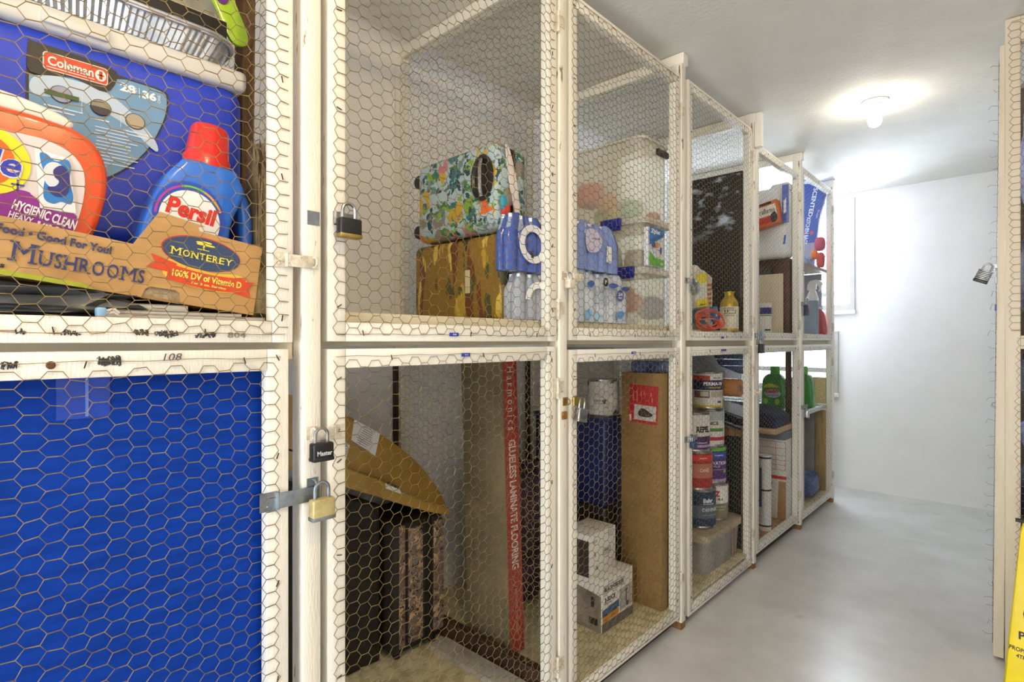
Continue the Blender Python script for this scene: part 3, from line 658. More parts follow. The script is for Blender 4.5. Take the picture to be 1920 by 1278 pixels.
pod = smooth_pts([(.133, 1.527), (.141, 1.527), (.150, 1.519), (.158, 1.519), (.168, 1.524), (.173, 1.512), (.171, 1.49), (.176, 1.463), (.172, 1.450), (.160, 1.452), (.150, 1.447), (.139, 1.452), (.137, 1.468), (.139, 1.49), (.134, 1.512)], 4)
decal(root, 'pod_picture', pod, 1.1795, '2B7BC6', .0038)
decal(root, 'pod_picture', ell(.152, 1.494, .0155, .022, 24), 1.1795, 'D9DCE0', .0046)
decal(root, 'pod_picture', smooth_pts([(.150, 1.503), (.160, 1.512), (.169, 1.503), (.171, 1.482), (.166, 1.464), (.152, 1.460), (.142, 1.472), (.152, 1.476), (.157, 1.485), (.151, 1.492)], 4), 1.1795, '2A2A78', .0054)
T(root, 'HYGIENIC CLEAN', .098, 1.430, .0165, 1.1795, 'F4F0F4', w=.083, bold=.03, ang=-16, lift=.0032)
T(root, 'HEAVY', .094, 1.416, .011, 1.1795, 'F4F0F4', w=.030, bold=.02, ang=-15, lift=.0032); T(root, '10X', .127, 1.400, .0165, 1.1795, 'F4F0F4', w=.028, bold=.05, ang=-14, lift=.0032); T(root, 'DUTY', .158, 1.3935, .0095, 1.1795, 'F4F0F4', w=.022, bold=.03, ang=-14, lift=.0032)
T(root, 'ELIMINE LA SALETE VISIBLE ET INVISIBLE', .082, 1.397, .0050, 1.1795, '3A2A40', w=.095, ang=-17, lift=.0032)
b = MB(); b.prism(smooth_pts([(-.10, 1.592), (.09, 1.590), (.158, 1.580), (.178, 1.585), (.172, 1.598), (.13, 1.612), (.06, 1.622), (-.10, 1.622)], 4), 1.188, 1.256, .006, 3); b.build('white_lid', mat('cream_plastic', 'E8E4D8', .35, var=.04), root, 50)

# detergent bottle
root = thing('detergent_bottle', 'blue detergent bottle with red cap standing in the mushroom box', 'bottle', (.37, 1.225, 1.30))
BLU = mat('pearl_blue_plastic', '2E73D6', .22, h2='1F5CC4', sc=5, coat=.6)
body = smooth_pts([(.27, 1.30), (.266, 1.37), (.274, 1.425), (.291, 1.478), (.314, 1.530), (.338, 1.562), (.358, 1.576), (.437, 1.570), (.452, 1.552), (.461, 1.527), (.452, 1.500), (.438, 1.468), (.430, 1.42), (.428, 1.30)], 5)
b = MB(); b.prism(body, 1.185, 1.262, .011, 4); b.build('bottle', BLU, root, 60)
hp = smooth_pts([(.447, 1.222, 1.545), (.462, 1.222, 1.522), (.4715, 1.222, 1.485), (.4745, 1.222, 1.43), (.472, 1.222, 1.37), (.455, 1.222, 1.325), (.43, 1.222, 1.315)], 5, False)
b = MB(); b.tube(hp, .0145, 14); b.build('handle', BLU, root, 60)
b = MB(); b.lathe(.398, 1.223, [(.041, 1.556), (.044, 1.590), (.041, 1.594), (.0355, 1.648), (.031, 1.656), (.012, 1.657)], 36, sy=.85)
M = Matrix.Translation((.398, 1.223, 1.58)) @ Matrix.Rotation(R(6), 4, 'Y') @ Matrix.Translation((-.398, -1.223, -1.58)); b.bm.transform(M); b.build('cap', mat('red_plastic', 'E0261F', .28, var=.08, coat=.5), root, 40)
C = (.356, 1.455)
decal(root, 'label', [(C[0]+p[0], C[1]+p[1]) for p in ell(0, .002, .064, .072, 40)], 1.185, '1E49B8', .0004)
decal(root, 'rainbow_arc', [(C[0]+p[0], C[1]+p[1]) for p in ell(0, 0, .0605, .066, 14, 100, 175)+ell(0, 0, .0565, .062, 14, 175, 100)], 1.185, 'B03A9A', .0012)
decal(root, 'rainbow_arc', [(C[0]+p[0], C[1]+p[1]) for p in ell(0, 0, .0605, .066, 12, 62, 104)+ell(0, 0, .0565, .062, 12, 104, 62)], 1.185, '6CB83A', .0013)
decal(root, 'rainbow_arc', [(C[0]+p[0], C[1]+p[1]) for p in ell(0, 0, .0605, .066, 12, 20, 64)+ell(0, 0, .0565, .062, 12, 64, 20)], 1.185, 'E8A23A', .0014)
decal(root, 'white_disc', [(C[0]+p[0], C[1]+p[1]) for p in ell(0, -.002, .0535, .058, 44)], 1.185, 'EEEDEB', .0020)
T(root, 'Persil', .313, 1.463, .034, 1.185, 'D8281F', w=.088, bold=.045, ang=-11, lift=.0032, shear=.08)

# things under and beside the mushroom box
GREYBAG = mat('grey_plastic_bag', '5E6063', .32, h2='3F4144', sc=9, bump=.5, bsc=14)
b = MB(); b.blob((.10, 1.19, 1.284), (.34, .17, .05), .35, 5, 4, 2); solo('plastic_bundle', b, GREYBAG, 'crumpled dark grey plastic bag under the left part of the mushroom box', 'bag', (.1, 1.2, Z0), ang=60)
for k, (z, h, w, c, l) in enumerate([(Z0+.001, .007, .26, 'A7A49E', 'lowest grey magazine under the mushroom box'), (Z0+.0085, .006, .24, '8C8984', 'middle grey magazine under the mushroom box'), (Z0+.015, .012, .17, '7A746C', 'thick topmost magazine under the mushroom box')]):
    root = thing('magazine', l, 'magazine', (.3, 1.2, z), group='magazines under the mushroom box')
    b = MB(); b.box(.205+k*.012, .205+w-k*.02, 1.10+k*.012, 1.32, z, z+h*.92, .001); b.build('pages', mat('magazine_pages', 'C9C5BC', .8, var=.15, sc=60, stretch=(1, 1, 30)), root)
    b = MB(); b.box(.204+k*.012, .206+w-k*.02, 1.099+k*.012, 1.32, z+h*.92, z+h); b.build('cover', flat(c, .3), root)
root = thing('cable_plug', 'small pale blue cable plug lying on the cage shelf', 'plug', (.21, 1.085, Z0))
b = MB(); b.box(.190, .204, 1.075, 1.092, Z0+.001, Z0+.016, .003); b.build('plug', mat('pale_blue_plastic', '8FB8DC', .4), root)
b = MB(); b.tube([(.204, 1.083, Z0+.006), (.214, 1.083, Z0+.009), (.22, 1.085, Z0+.005)], .0022, 8); b.tube([(.204, 1.083, Z0+.011), (.215, 1.082, Z0+.014), (.222, 1.085, Z0+.008)], .0022, 8); b.build('white_lead', flat('E4E2DC'), root)
OLIVE = mat('crumpled_tan_film', 'A99C74', .5, h2='7D7250', sc=16, bump=.6, bsc=24)
b = MB(); b.blob((.482, 1.19, 1.315), (.06, .12, .115), .3, 5, 3, 9); solo('paper_wad', b, OLIVE, 'crumpled tan bag wedged between the mushroom box and the cage side', 'bag', (.48, 1.19, Z0), ang=60)
b = MB(); b.blob((.503, 1.235, 1.455), (.028, .08, .38), .3, 5, 4, 5); solo('cloth_bundle', b, mat('tan_cloth', '9B8662', .9, h2='6D5B3E', sc=14, bump=.4), 'tan cloth bundle standing against the cage side behind the detergent bottle', 'cloth', (.503, 1.235, Z0), ang=60)

# ================================================================== lower cage, blue panel
root = thing('plastic_sheet', 'large bright blue plastic panel filling the lower left cage', 'panel', (.10, 1.10, .10), tilt=(-.8, 0))
b = MB(); b.box(-.25, .495, 1.100, 1.112, .10, 1.185); b.build('panel', mat('blue_sheet', '06399A', .6, spec=.15, h2='043087', sc=6, bump=.08, bsc=20, stretch=(1, 1, 8), h3='5C7FD0', lo3=.80, hi3=.82, sc3=34), root)
b = MB(); b.box(.145, .215, 1.0985, 1.0995, 1.095, 1.165); b.build('clear_tape', mat('blue_tape', '0E3FB0', .15, var=.2, sc=40), root)
b = MB(); b.box(.182, .186, 1.0975, 1.0985, 1.098, 1.160); b.build('tape_crease', flat('5F7FD8'), root)

# ================================================================== suitcase cage, upper
Z1 = SH[1]
TROP = print_mat('tropical_print', 'A4B8BE', [('2A6A72', .9, .5), ('6E7F86', 1.3, .6), ('44763A', 1.2, .55), ('1B444C', 1.5, .6), ('7FA03A', 1.4, .7), ('C09A2A', .9, .78), ('D86A2E', .8, .93), ('B8707E', .7, .93), ('857B70', .7, .86)], 20)
GOLD = print_mat('gold_print', '8A6A1E', [('B8962E', .6, .45), ('6A3A14', .8, .62), ('4A4A1E', 1.1, .66), ('D0B24A', 1.6, .7), ('3A2A12', 1.2, .75)], 13, .5, (1.7, 1, .5))
OLIVED = mat('dark_olive_trim', '2B2A1E', .6)
def suitcase(name, label, x0, x1, y0, y1, z0, z1, m, rad):
    root = thing(name, label, 'suitcase', ((x0+x1)/2, (y0+y1)/2, z0), 'y'); ym = y0+(y1-y0)*.58
    b = MB(); b.box(x0, x1, y0, ym-.004, z0, z1, rad, 5); b.build('front_shell', m, root, 50)
    b = MB(); b.box(x0+.004, x1-.004, ym-.006, ym+.006, z0+.004, z1-.004, rad*.8, 4, 'y'); b.build('zipper_band', OLIVED, root)
    b = MB(); b.box(x0, x1, ym+.004, y1, z0, z1, rad, 5); b.build('rear_shell', m, root, 50)
    return root
s1 = suitcase('suitcase', 'pale suitcase with a tropical leaf print lying on top of the gold patterned one', -1.575, -1.180, 1.195, 1.346, 1.563, 1.838, TROP, .03)
b = MB(); cx, cz = -1.1485, 1.70
b.lathe(0, 0, [(.036, 0), (.040, .004), (.040, .007), (.034, .008), (.030, .002), (.001, .001)], 32, Matrix.Translation((-1.235, 1.1955, 1.728)) @ Matrix.Rotation(R(90), 4, 'X') @ Matrix.Diagonal((1.25, 1.8, 1, 1))); b.build('handle_cup', mat('black_handle_cup', '1E1B18', .35), s1)
b = MB(); b.tube([(-1.235, 1.187, 1.670), (-1.233, 1.179, 1.695), (-1.233, 1.179, 1.76), (-1.235, 1.187, 1.785)], .006, 8); b.build('carry_handle', STEEL, s1)
for k, (x, z) in enumerate(((-1.583, 1.79), (-1.583, 1.61))):
    b = MB(); b.lathe(0, 0, [(.022, -.012), (.024, -.006), (.024, .006), (.022, .012)], 20, Matrix.Translation((x-.012, 1.23, z)) @ Matrix.Rotation(R(90), 4, 'X')); b.build('wheel', BLACKP, s1)
b = MB(); b.prism(smooth_pts([(1.235, 1.82), (1.255, 1.81), (1.285, 1.72), (1.30, 1.62), (1.285, 1.61), (1.26, 1.68)], 5), -1.178, -1.174, axis='x'); b.build('pale_ribbon', mat('pink_satin', 'E6DAD6', .4), s1)
for (y, z, h) in ((1.225, 1.645, '2E9AB8'), (1.232, 1.63, 'D8442A'), (1.24, 1.66, '8A7F70')):
    b = MB(); b.blob((-1.172, y, z), (.014, .035, .05), .2, 4, 2, int(y*100)); b.build('luggage_charm', flat(h), s1, 60)
s2 = suitcase('suitcase', 'gold and brown kaleidoscope print suitcase standing on the shelf under the tropical one', -1.615, -1.165, 1.213, 1.346, Z1+.002, 1.557, GOLD, .025)
b = MB(); b.box(-1.335, -1.313, 1.2095, 1.2125, 1.375, 1.45, .001); b.build('paper_tag', flat('CFC59A'), s2)
b = MB(); b.box(-1.167, -1.155, 1.225, 1.335, Z1+.004, 1.54, .004); b.build('black_side_panel', BLACKP, s2)

# packs of bottled water
WB = film('water_bottle_plastic', 'C9DDF2', .55, .08)
def water_pack(label, x0, x1, y0, y1, z0, z1, tint, alpha, nx, ny, group):
    root = thing('water_pack', label, 'water pack', ((x0+x1)/2, (y0+y1)/2, z0), group=group)
    rx, ry = (x1-x0)/nx/2, (y1-y0)/ny/2; r = min(rx, ry)*.96; H = z1-z0-.006
    prof = [(r*.8, 0), (r, .008), (r, H*.30), (r*.9, H*.34), (r, H*.38), (r, H*.62), (r*.8, H*.76), (r*.42, H*.88), (r*.42, H*.93)]
    me = None
    for i in range(nx):
        for j in range(ny):
            cx, cy = x0+rx*(2*i+1), y0+ry*(2*j+1)
            if me is None:
                b = MB(); b.lathe(cx, cy, [(p, z0+.002+q) for p, q in prof], 16, sx=rx/r*.96, sy=ry/r*.96); b1 = b.build('bottle', WB, root, 50)
                b = MB(); b.cyl(cx, cy, z0+.002+H*.93, z0+.002+H, r*.44, 14); c1 = b.build('bottle_cap', flat('EDF2F8'), b1)
                me = (cx, cy, b1, c1)
            else:
                o = me[2].copy(); COL.objects.link(o); o.parent = root; o.location = (cx-me[0], cy-me[1], 0)
                q = me[3].copy(); COL.objects.link(q); q.parent = o
    # shrink film: a wavy sleeve following the bottles, drawn in over the caps
    b = MB(); n = nx*16; rows = [(0, 0), (.05, 0), (.3, .0), (.62, .0), (.78, .012), (.93, .024), (1.0, .034)]; V = []
    per = []
    for k in range(n): t = k/n; per.append((x0+(x1-x0)*t, y0-.004+.012*(1-abs(math.sin(PI*nx*t))**.7)))
    for k in range(ny*8): t = k/(ny*8); per.append((x1+.003-.010*(1-abs(math.sin(PI*ny*t))**.7), y0+(y1-y0)*t))
    for k in range(n): t = k/n; per.append((x1-(x1-x0)*t, y1+.002-.01*(1-abs(math.sin(PI*nx*t))**.7)))
    for k in range(ny*8): t = k/(ny*8); per.append((x0-.003+.010*(1-abs(math.sin(PI*ny*t))**.7), y1-(y1-y0)*t))
    c = ((x0+x1)/2, (y0+y1)/2)
    for f, pull in rows:
        L = []
        for px, py in per:
            d = Vector((c[0]-px, c[1]-py)); dn = d.normalized(); jz = .006*noise.noise(Vector((px*40, py*40, f*9)))
            L.append(b.bm.verts.new((px+dn.x*pull, py+dn.y*pull, z0+.001+f*(z1-z0)*(1)+(jz if f > .2 else 0))))
        V.append(L)
    for A, B_ in zip(V, V[1:]):
        for k in range(len(A)): b.bm.faces.new((A[k], A[(k+1) % len(A)], B_[(k+1) % len(A)], B_[k]))
    b.bm.faces.new(V[-1])
    b.build('shrink_film', film('film_'+tint+label[:4], tint, alpha, .18, .25), root, 60)
    return root
G = 'packs of bottled water'
w = water_pack('deep blue wrapped water pack with a white ring, in the suitcase cage', 1.16, 1.340, 1.093, 1.150, 1.428, 1.60, '5470C6', .66, 4, 2, G)
b = MB()
for a0 in (0, 180):
    b.prism(ell(1.262, 1.512, .062, .058, 20, a0, a0+180)+ell(1.262, 1.512, .040, .037, 20, a0+180, a0), 1.0845, 1.0865)
b.build('white_ring_print', flat('E2E4E8', .3), w)
b = MB(); b.box(1.250, 1.262, 1.0835, 1.0844, 1.470, 1.492); b.build('dark_mark', flat('3A3638'), w)
w = water_pack('clear wrapped water pack below the deep blue one in the suitcase cage', 1.195, 1.340, 1.093, 1.152, Z1, 1.426, 'D8DCE2', .45, 3, 2, G)
for a0 in (0,):
    b = MB(); b.prism(ell(1.29, 1.345, .062, .055, 20, 0, 180)+ell(1.29, 1.345, .042, .036, 20, 180, 0), 1.0845, 1.0865); b.build('white_arch_print', flat('ECEDEE', .3), w)
w = water_pack('light blue wrapped water pack on top, beside the clear bins', 1.50, 1.752, 1.092, 1.20, 1.463, 1.632, '8FA8EA', .72, 4, 2, G)
decal(w, 'label', smooth_pts([(1.54, 1.60), (1.60, 1.60), (1.628, 1.565), (1.60, 1.53), (1.545, 1.525), (1.53, 1.56)], 4), 1.084, mat('lilac_label', 'CBC6DE', .4))
T(w, 'aqua', 1.566, 1.566, .008, 1.084, '3A3A58', w=.05, ang=4)
decal(w, 'barcode_label', [(1.655, 1.50), (1.69, 1.498), (1.688, 1.555), (1.660, 1.557)], 1.084, 'E6E6E2')
w = water_pack('white and blue wrapped twenty four bottle water pack on the shelf, beside the clear bins', 1.48, 1.812, 1.092, 1.205, Z1, 1.461, 'DDE6F2', .78, 5, 2, G)
decal(w, 'black_badge', ell(1.650, 1.428, .016, .0155, 24), 1.083, '1E1E20'); T(w, 'P', 1.645, 1.421, .015, 1.083, 'EDEDED', w=.011, bold=.03)
decal(w, 'blue_badge', ell(1.745, 1.385, .023, .021, 24), 1.083, '4A55A0'); T(w, '24', 1.731, 1.384, .012, 1.083, 'F0F0F4', w=.028, bold=.03); T(w, 'PACK', 1.733, 1.374, .006, 1.083, 'F0F0F4', w=.024)
T(w, 'DRIN', 1.585, 1.388, .021, 1.083, 'A8B4C8', w=.105); T(w, 'KING', 1.585, 1.362, .021, 1.083, 'A8B4C8', w=.105); T(w, 'WATER', 1.585, 1.346, .010, 1.083, '9AA6BA', w=.09)
for x, z, rx, rz, h in ((1.56, 1.415, .022, .012, '3E62B4'), (1.70, 1.418, .034, .010, '3E62B4'), (1.78, 1.412, .03, .009, '34509E'), (1.745, 1.315, .03, .015, '5E9AD0'), (1.60, 1.305, .025, .012, '9CC4E2'), (1.545, 1.31, .02, .02, '7CB0DC')):
    decal(w, 'blue_swash', smooth_pts([(x-rx, z), (x, z+rz), (x+rx, z+rz*.3), (x, z-rz)], 5), 1.083, h)
# ================================================================== suitcase cage, lower
TAN = mat('brown_vinyl', 'A47F35', .42, h2='8C6A28', sc=3, coat=.2)
def scl(pts, k): return [(a*k, 1.22-(1.22-z)*k) for a, z in pts]
kk = 1.58/1.5
root = thing('tan_package', 'long tan brown package with paper labels sloping down over the black cases', 'package', (1.0, 1.7, .72))
top = [(.82, 1.045), (.878, 1.000), (1.00, .928), (1.083, .870), (1.150, .815), (1.205, .755), (1.255, .69), (1.283, .642), (1.292, .615)]
crease = [(1.288, .606), (1.18, .665), (1.09, .715), (1.0, .772), (.878, .832), (.82, .862)]
b = MB(); b.prism(scl(top+crease, kk), 1.60, 1.86, .006, 3); b.build('cover', TAN, root, 40)
low = [(1.293, .622), (1.291, .596), (1.20, .628), (1.10, .672), (1.0, .72), (.878, .776), (.82, .80), (.82, .868), (.878, .838), (1.0, .778), (1.09, .721), (1.18, .671)]
b = MB(); b.prism(scl(low, kk), 1.585, 1.86, .006, 3); b.build('bottom_flap', mat('brown_vinyl_light', 'B28F45', .4, h2='9C7A34', sc=3, coat=.2), root, 40)
PAPER = mat('white_paper', 'D9D8D2', .7, var=.05)
def paper(root, pts, y, rows, ang, label):
    o = decal(root, 'paper_label', pts, y, PAPER, .0006); o['label'] = label
    b = MB(); rnd = random.Random(rows); x0 = sum(p[0] for p in pts)/4; z0 = sum(p[1] for p in pts)/4; ca, sa = math.cos(R(ang)), math.sin(R(ang))
    for k in range(rows):
        l = .022+.014*rnd.random(); h = .0012+.001*rnd.random(); q = (k-rows/2)*.0068
        c = (x0-sa*q, z0+ca*q); b.prism([(c[0]-ca*l, c[1]-sa*l), (c[0]+ca*l, c[1]+sa*l), (c[0]+ca*l-sa*h, c[1]+sa*l+ca*h), (c[0]-ca*l-sa*h, c[1]-sa*l+ca*h)], y-.0022, y-.0015)
    b.build('print_lines', flat('6A6A70'), root, 0)
paper(root, scl([(.915, .978), (1.008, .922), (.990, .853), (.905, .915)], kk), 1.60, 12, -32, 'white shipping label')
paper(root, scl([(.84, .945), (.900, .900), (.885, .855), (.83, .885)], kk), 1.60, 8, -32, 'white shipping label at the left end')
decal(root, 'bar_sticker', scl([(1.018, .764), (1.075, .732), (1.080, .716), (1.020, .746)], kk), 1.585, PAPER)
T(root, '8T8 01988 E', 1.077, .734, .010, 1.585, '2A2A2A', w=.052, ang=-29, bold=.02)
FLORAL = print_mat('tapestry_floral', '6E5C50', [('B8977A', .8, .4), ('8F7468', 1.2, .5), ('6A6A64', 1.5, .6), ('2E2622', 1.6, .72)], 30, .8)
CASEB = mat('black_nylon', '17140F', .7, h2='241F16', sc=20)
root = thing('suitcase', 'black suitcase with two floral tapestry stripes on the lower cage floor', 'suitcase', (1.23, 1.75, .098))
b = MB(); b.box(1.12, 1.346, 1.60, 1.88, .118, .572, .02, 4); b.build('body', CASEB, root)
for x0, x1 in ((1.178, 1.240), (1.288, 1.336)):
    b = MB(); b.box(x0, x1, 1.590, 1.602, .15, .555, .004); b.build('tapestry_stripe', FLORAL, root)
b = MB(); b.box(1.14, 1.165, 1.598, 1.602, .14, .57, .001); b.build('tapestry_stripe', FLORAL, root)
b = MB(); b.tube([(1.246, 1.598, .125), (1.246, 1.594, .575)], .004, 8); b.tube([(1.283, 1.598, .125), (1.283, 1.594, .575)], .004, 8); b.build('piping', flat('0E0D0C'), root)
for x in (1.15, 1.31):
    b = MB(); b.cyl(x, 1.63, .098, .118, .014, 12); b.build('foot', BLACKP, root)
b = MB(); b.prism([(.60, .099), (1.10, .099), (1.10, .645), (1.00, .69), (.80, .76), (.60, .76)], 1.65, 1.88, .015, 3); root = solo('suitcase', b, CASEB, 'plain black suitcase beside the floral striped one, under the tan package', 'suitcase', (.85, 1.76, .099))
b = MB(); b.bar((1.30, 1.10, .108), (1.30, 1.58, .108), .075, .018); solo('loose_plank', b, mat('grey_white_plank', 'B5B2AA', .6, h2='97948C', sc=10, bump=.2), 'pale loose plank lying on the cage floor along the dark rail', 'plank', (1.30, 1.5, .099))

# laminate carton standing just behind the partition
root = thing('flooring_carton', 'tall laminate flooring carton with a red edge standing behind the partition', 'carton', (-1.47, 1.47, .098), 'y', tilt=(0, -2.2))
o = ORG[root.name]; x0, x1 = -1.545, -1.322
b = MB(); b.box(x0, x1, 1.415, 1.485, .104, 1.17, .002); b.build('carton', mat('grey_brown_carton', '8E8066', .75, h2='766A54', sc=6, h3='5E5444', lo3=.7, hi3=.76, sc3=16), root)
b = MB(); b.box(x1, x1+.0015, 1.414, 1.486, .104, 1.17); b.box(x1-.001, x1, 1.414, 1.415, .104, 1.17); b.build('red_edge', mat('red_print', 'A52A22', .45, h2='9A3A34', sc=4, coat=.3), root)
def vtext(s, z1, z0, h, ink, bold):
    # reads downward on the face that looks to +X
    L = z1-z0
    for_m = Matrix(((0, -1, 0, x1+.0015), (0, 0, 1, 1.45-h/2), (-1, 0, 0, z1), (0, 0, 0, 1)))
    T(root, s, 0, 0, h, 0, ink, w=L, bold=bold, lift=.0008, M=for_m)
vtext('H a r m o n i c s', 1.122, .895, .034, 'E4D6CC', 0); vtext('GLUELESS LAMINATE FLOORING', .86, .40, .036, 'E6D2CA', .02)
vtext('EASY TO INSTALL  25 YEAR WARRANTY', .33, .17, .012, 'C89A8E', 0)
b = MB(); b.blob((-1.62, 1.78, .40), (.22, .30, .60), .2, 3, 4, 6); solo('storage_bag', b, mat('purple_cloth', '4E3A4C', .85, h2='2E2430', sc=10, bump=.3), 'dull purple cloth bag standing behind the laminate carton', 'bag', (-1.62, 1.78, .099), 'y', ang=60)

# ================================================================== clear bin cage, upper
FROST = film('frosted_plastic', 'F6F4EA', .36, .3, .1)
def clear_bin(label, z0, z1, lidz, latch, flip=False):
    x0, x1, y0, y1 = -1.56, -1.108, 1.945, 2.172
    root = thing('storage_bin', label, 'storage bin', ((x0+x1)/2, (y0+y1)/2, z0), 'y', group=None)
    b = MB(); b.box(x0+.004, x1-.004, y0+.004, y1-.004, z0, z1, .03, 4, 'z'); b.build('bin', FROST, root, 50)
    if lidz:
        b = MB(); b.box(x0, x1+.0175, y0-.006, y1, z1-.004, lidz, .008, 3); b.tube([(x, y, z1-.004) for x, y in rrect(x0, x1+.0155, y0-.006, y1, .03)], .004, 6, True); b.build('lid', film('lid_'+label[:5], 'ECE9DE', .6, .3), root, 50)
    if latch:
        b = MB(); b.box(latch[0], latch[1], y0-.022, y0-.004, lidz-.032, lidz+.002, .004, 3); b.box(latch[0]+.003, latch[1]-.003, y0-.012, y0-.004, lidz-.045, lidz-.03, .002); b.build('latch', mat('navy_latch', '16289A', .35), root)
    return root
clear_bin('bottom frosted clear bin of the stack', Z1+.001, 1.497, 1.516, (-1.222, -1.135))
clear_bin('middle frosted clear bin of the stack', 1.517, 1.697, 1.716, (-1.290, -1.195))
root = clear_bin('top tall frosted clear bin of the stack with a black handle', 1.717, 2.035, None, None)
b = MB(); b.box(-1.111, -1.094, 2.06, 2.15, 1.985, 2.012, .006, 3); b.build('handle', BLACKP, root)
b = MB(); b.tube([(x, y, 2.034) for x, y in rrect(-1.56, -1.105, 1.945, 2.172, .032)], .006, 8, True); b.build('rim', film('rim_plastic', 'ECE9DE', .65, .3), root, 50)
TOYS = [('red', 'D2553E', -1.36, 1.99, 1.86, .10, 0), ('orange', 'DE9A3A', -1.28, 2.0, 1.815, .07, 0), ('lime', '9CC04A', -1.33, 2.05, 1.765, .07, 0), ('yellow', 'E0CE6A', -1.24, 2.02, 1.755, .07, 0), ('mint', '7FB89A', -1.165, 2.0, 1.765, .08, 0), ('pink', 'DE8E84', -1.13, 2.12, 1.745, .05, 0),
        ('teal', '8FB8B4', -1.27, 2.0, 1.575, .09, 1), ('khaki', 'A89A74', -1.17, 2.05, 1.565, .08, 1), ('brown', '6E5A3C', -1.28, 2.02, 1.345, .11, 2), ('rust', 'C05A4E', -1.165, 2.0, 1.38, .075, 2), ('tan', 'C2A46A', -1.22, 2.03, 1.41, .08, 2), ('violet', '7A84C0', -1.14, 2.12, 1.36, .09, 2)]
for n, c, x, y, z, s, k in TOYS:
    y += .035; s *= 1.1; x -= .045
    b = MB(); b.blob((x, y, z), (s, s, s), .2, 2.5, 3, int(z*100)); solo('stuffed_toy', b, flat(c, .8), 'blurred %s soft toy inside the %s frosted bin' % (n, ['top', 'middle', 'bottom'][k]), 'toy', (x, y, z-s/2), 'y', ang=60, group='soft toys in the frosted bins')
root = thing('freezer_bag_carton', 'blue white and green carton of zip bags in front of the middle clear bin', 'carton', (2.02, 1.095, 1.5185))
b = MB(); b.box(1.955, 2.075, 1.086, 1.104, 1.5185, 1.672, .001); b.build('carton', flat('E4E6EE'), root)
decal(root, 'blue_print', [(1.956, 1.671), (2.074, 1.671), (2.074, 1.645), (1.956, 1.60)], 1.08, '1E78C8'); decal(root, 'blue_band', [(1.956, 1.618), (2.074, 1.662), (2.074, 1.650), (1.956, 1.604)], 1.08, '1A5CA8', .0016)
decal(root, 'green_print', [(1.956, 1.52), (2.074, 1.52), (2.074, 1.548), (2.0, 1.553), (1.956, 1.575)], 1.08, '62B23A'); T(root, 'Ziploc', 1.962, 1.643, .022, 1.08, 'F4F6FA', w=.075, bold=.04, shear=.2, lift=.003)
decal(root, 'food_picture', ell(2.005, 1.603, .026, .011, 20), 1.08, 'D08A4A', .0018); decal(root, 'food_picture', ell(1.985, 1.603, .014, .012, 20), 1.08, '3A4A8A', .0024); decal(root, 'zip_slider', ell(2.045, 1.585, .008, .014, 12), 1.08, '34509E', .0018); T(root, '150', 2.04, 1.527, .010, 1.08, 'E8F0E0', w=.022, lift=.0025)

# ================================================================== clear bin cage, lower
root = thing('appliance_carton', 'two slice toaster carton with grey photo sides, lowest on the cage floor', 'carton', (1.885, 1.27, .099))
b = MB(); b.box(1.775, 2.0, 1.182, 1.375, .099, .296, .0015); b.build('carton', WCARD, root)
decal(root, 'grey_photo', [(1.776, .10), (1.999, .10), (1.999, .135), (1.776, .135)], 1.182, '5E5A56'); T(root, 'BLACK+DECKER', 1.792, .252, .016, 1.182, '3A3A3E', w=.135, bold=.02)
b = MB(); b.box(1.788, 1.931, 1.1806, 1.1812, .246, .2475); b.box(1.788, 1.931, 1.1806, 1.1812, .273, .2745); b.box(1.788, 1.7895, 1.1806, 1.1812, .246, .2745); b.box(1.9295, 1.931, 1.1806, 1.1812, .246, .2745); b.build('logo_frame', flat('3A3A3E'), root)
T(root, '2-SLICE', 1.792, .212, .018, 1.182, '3A3E46', w=.075, bold=.03); T(root, 'TOASTER', 1.792, .202, .006, 1.182, '6A6A70', w=.05)
decal(root, 'blue_print', [(1.777, .16), (1.895, .165), (1.895, .195), (1.777, .185)], 1.182, '2E5688'); decal(root, 'toast_picture', smooth_pts([(1.785, .137), (1.785, .158), (1.80, .165), (1.835, .163), (1.838, .140)], 4), 1.182, 'C8842E'); decal(root, 'toast_picture', smooth_pts([(1.842, .140), (1.842, .160), (1.86, .168), (1.888, .165), (1.89, .143)], 4), 1.182, 'C07A28')
decal(root, 'toaster_picture', [(1.90, .145), (1.995, .150), (1.995, .235), (1.90, .228)], 1.182, 'A7A4A0'); b = MB(); b.box(1.945, 1.95, 1.179, 1.1802, .165, .22); b.lathe(0, 0, [(.011, 0), (.008, .001)], 16, Matrix.Translation((1.958, 1.1805, .158)) @ Matrix.Rotation(R(90), 4, 'X')); b.box(1.935, 1.958, 1.179, 1.1802, .214, .219); b.build('lever_and_dial', flat('3E3C3A'), root)
b = MB(); b.prism([(1.186, .10), (1.372, .10), (1.372, .268), (1.186, .240)], 1.7738, 1.7748, axis='x'); b.build('side_photo', mat('toaster_photo', '8F867A', .4, h2='6A6258', sc=9), root)
b = MB(); b.prism(ell(1.89, 1.28, .055, .03, 24), .2962, .2968, axis='z'); b.build('top_flap_stain', flat('A9A38E', .8), root)
b = MB(); b.box(1.7725, 1.7737, 1.215, 1.23, .19, .23); b.box(1.7725, 1.7737, 1.20, 1.24, .125, .15); b.build('photo_details', flat('2E2B28'), root)
root = thing('appliance_carton', 'white appliance carton stacked on top of the toaster carton', 'carton', (1.87, 1.3, .2975))
b = MB(); b.box(1.768, 1.955, 1.235, 1.372, .2975, .462, .0015); b.build('carton', WCARD, root)
b = MB(); b.box(1.7665, 1.7677, 1.237, 1.37, .30, .44); b.build('dark_side_print', flat('3A3733'), root)
b = MB()
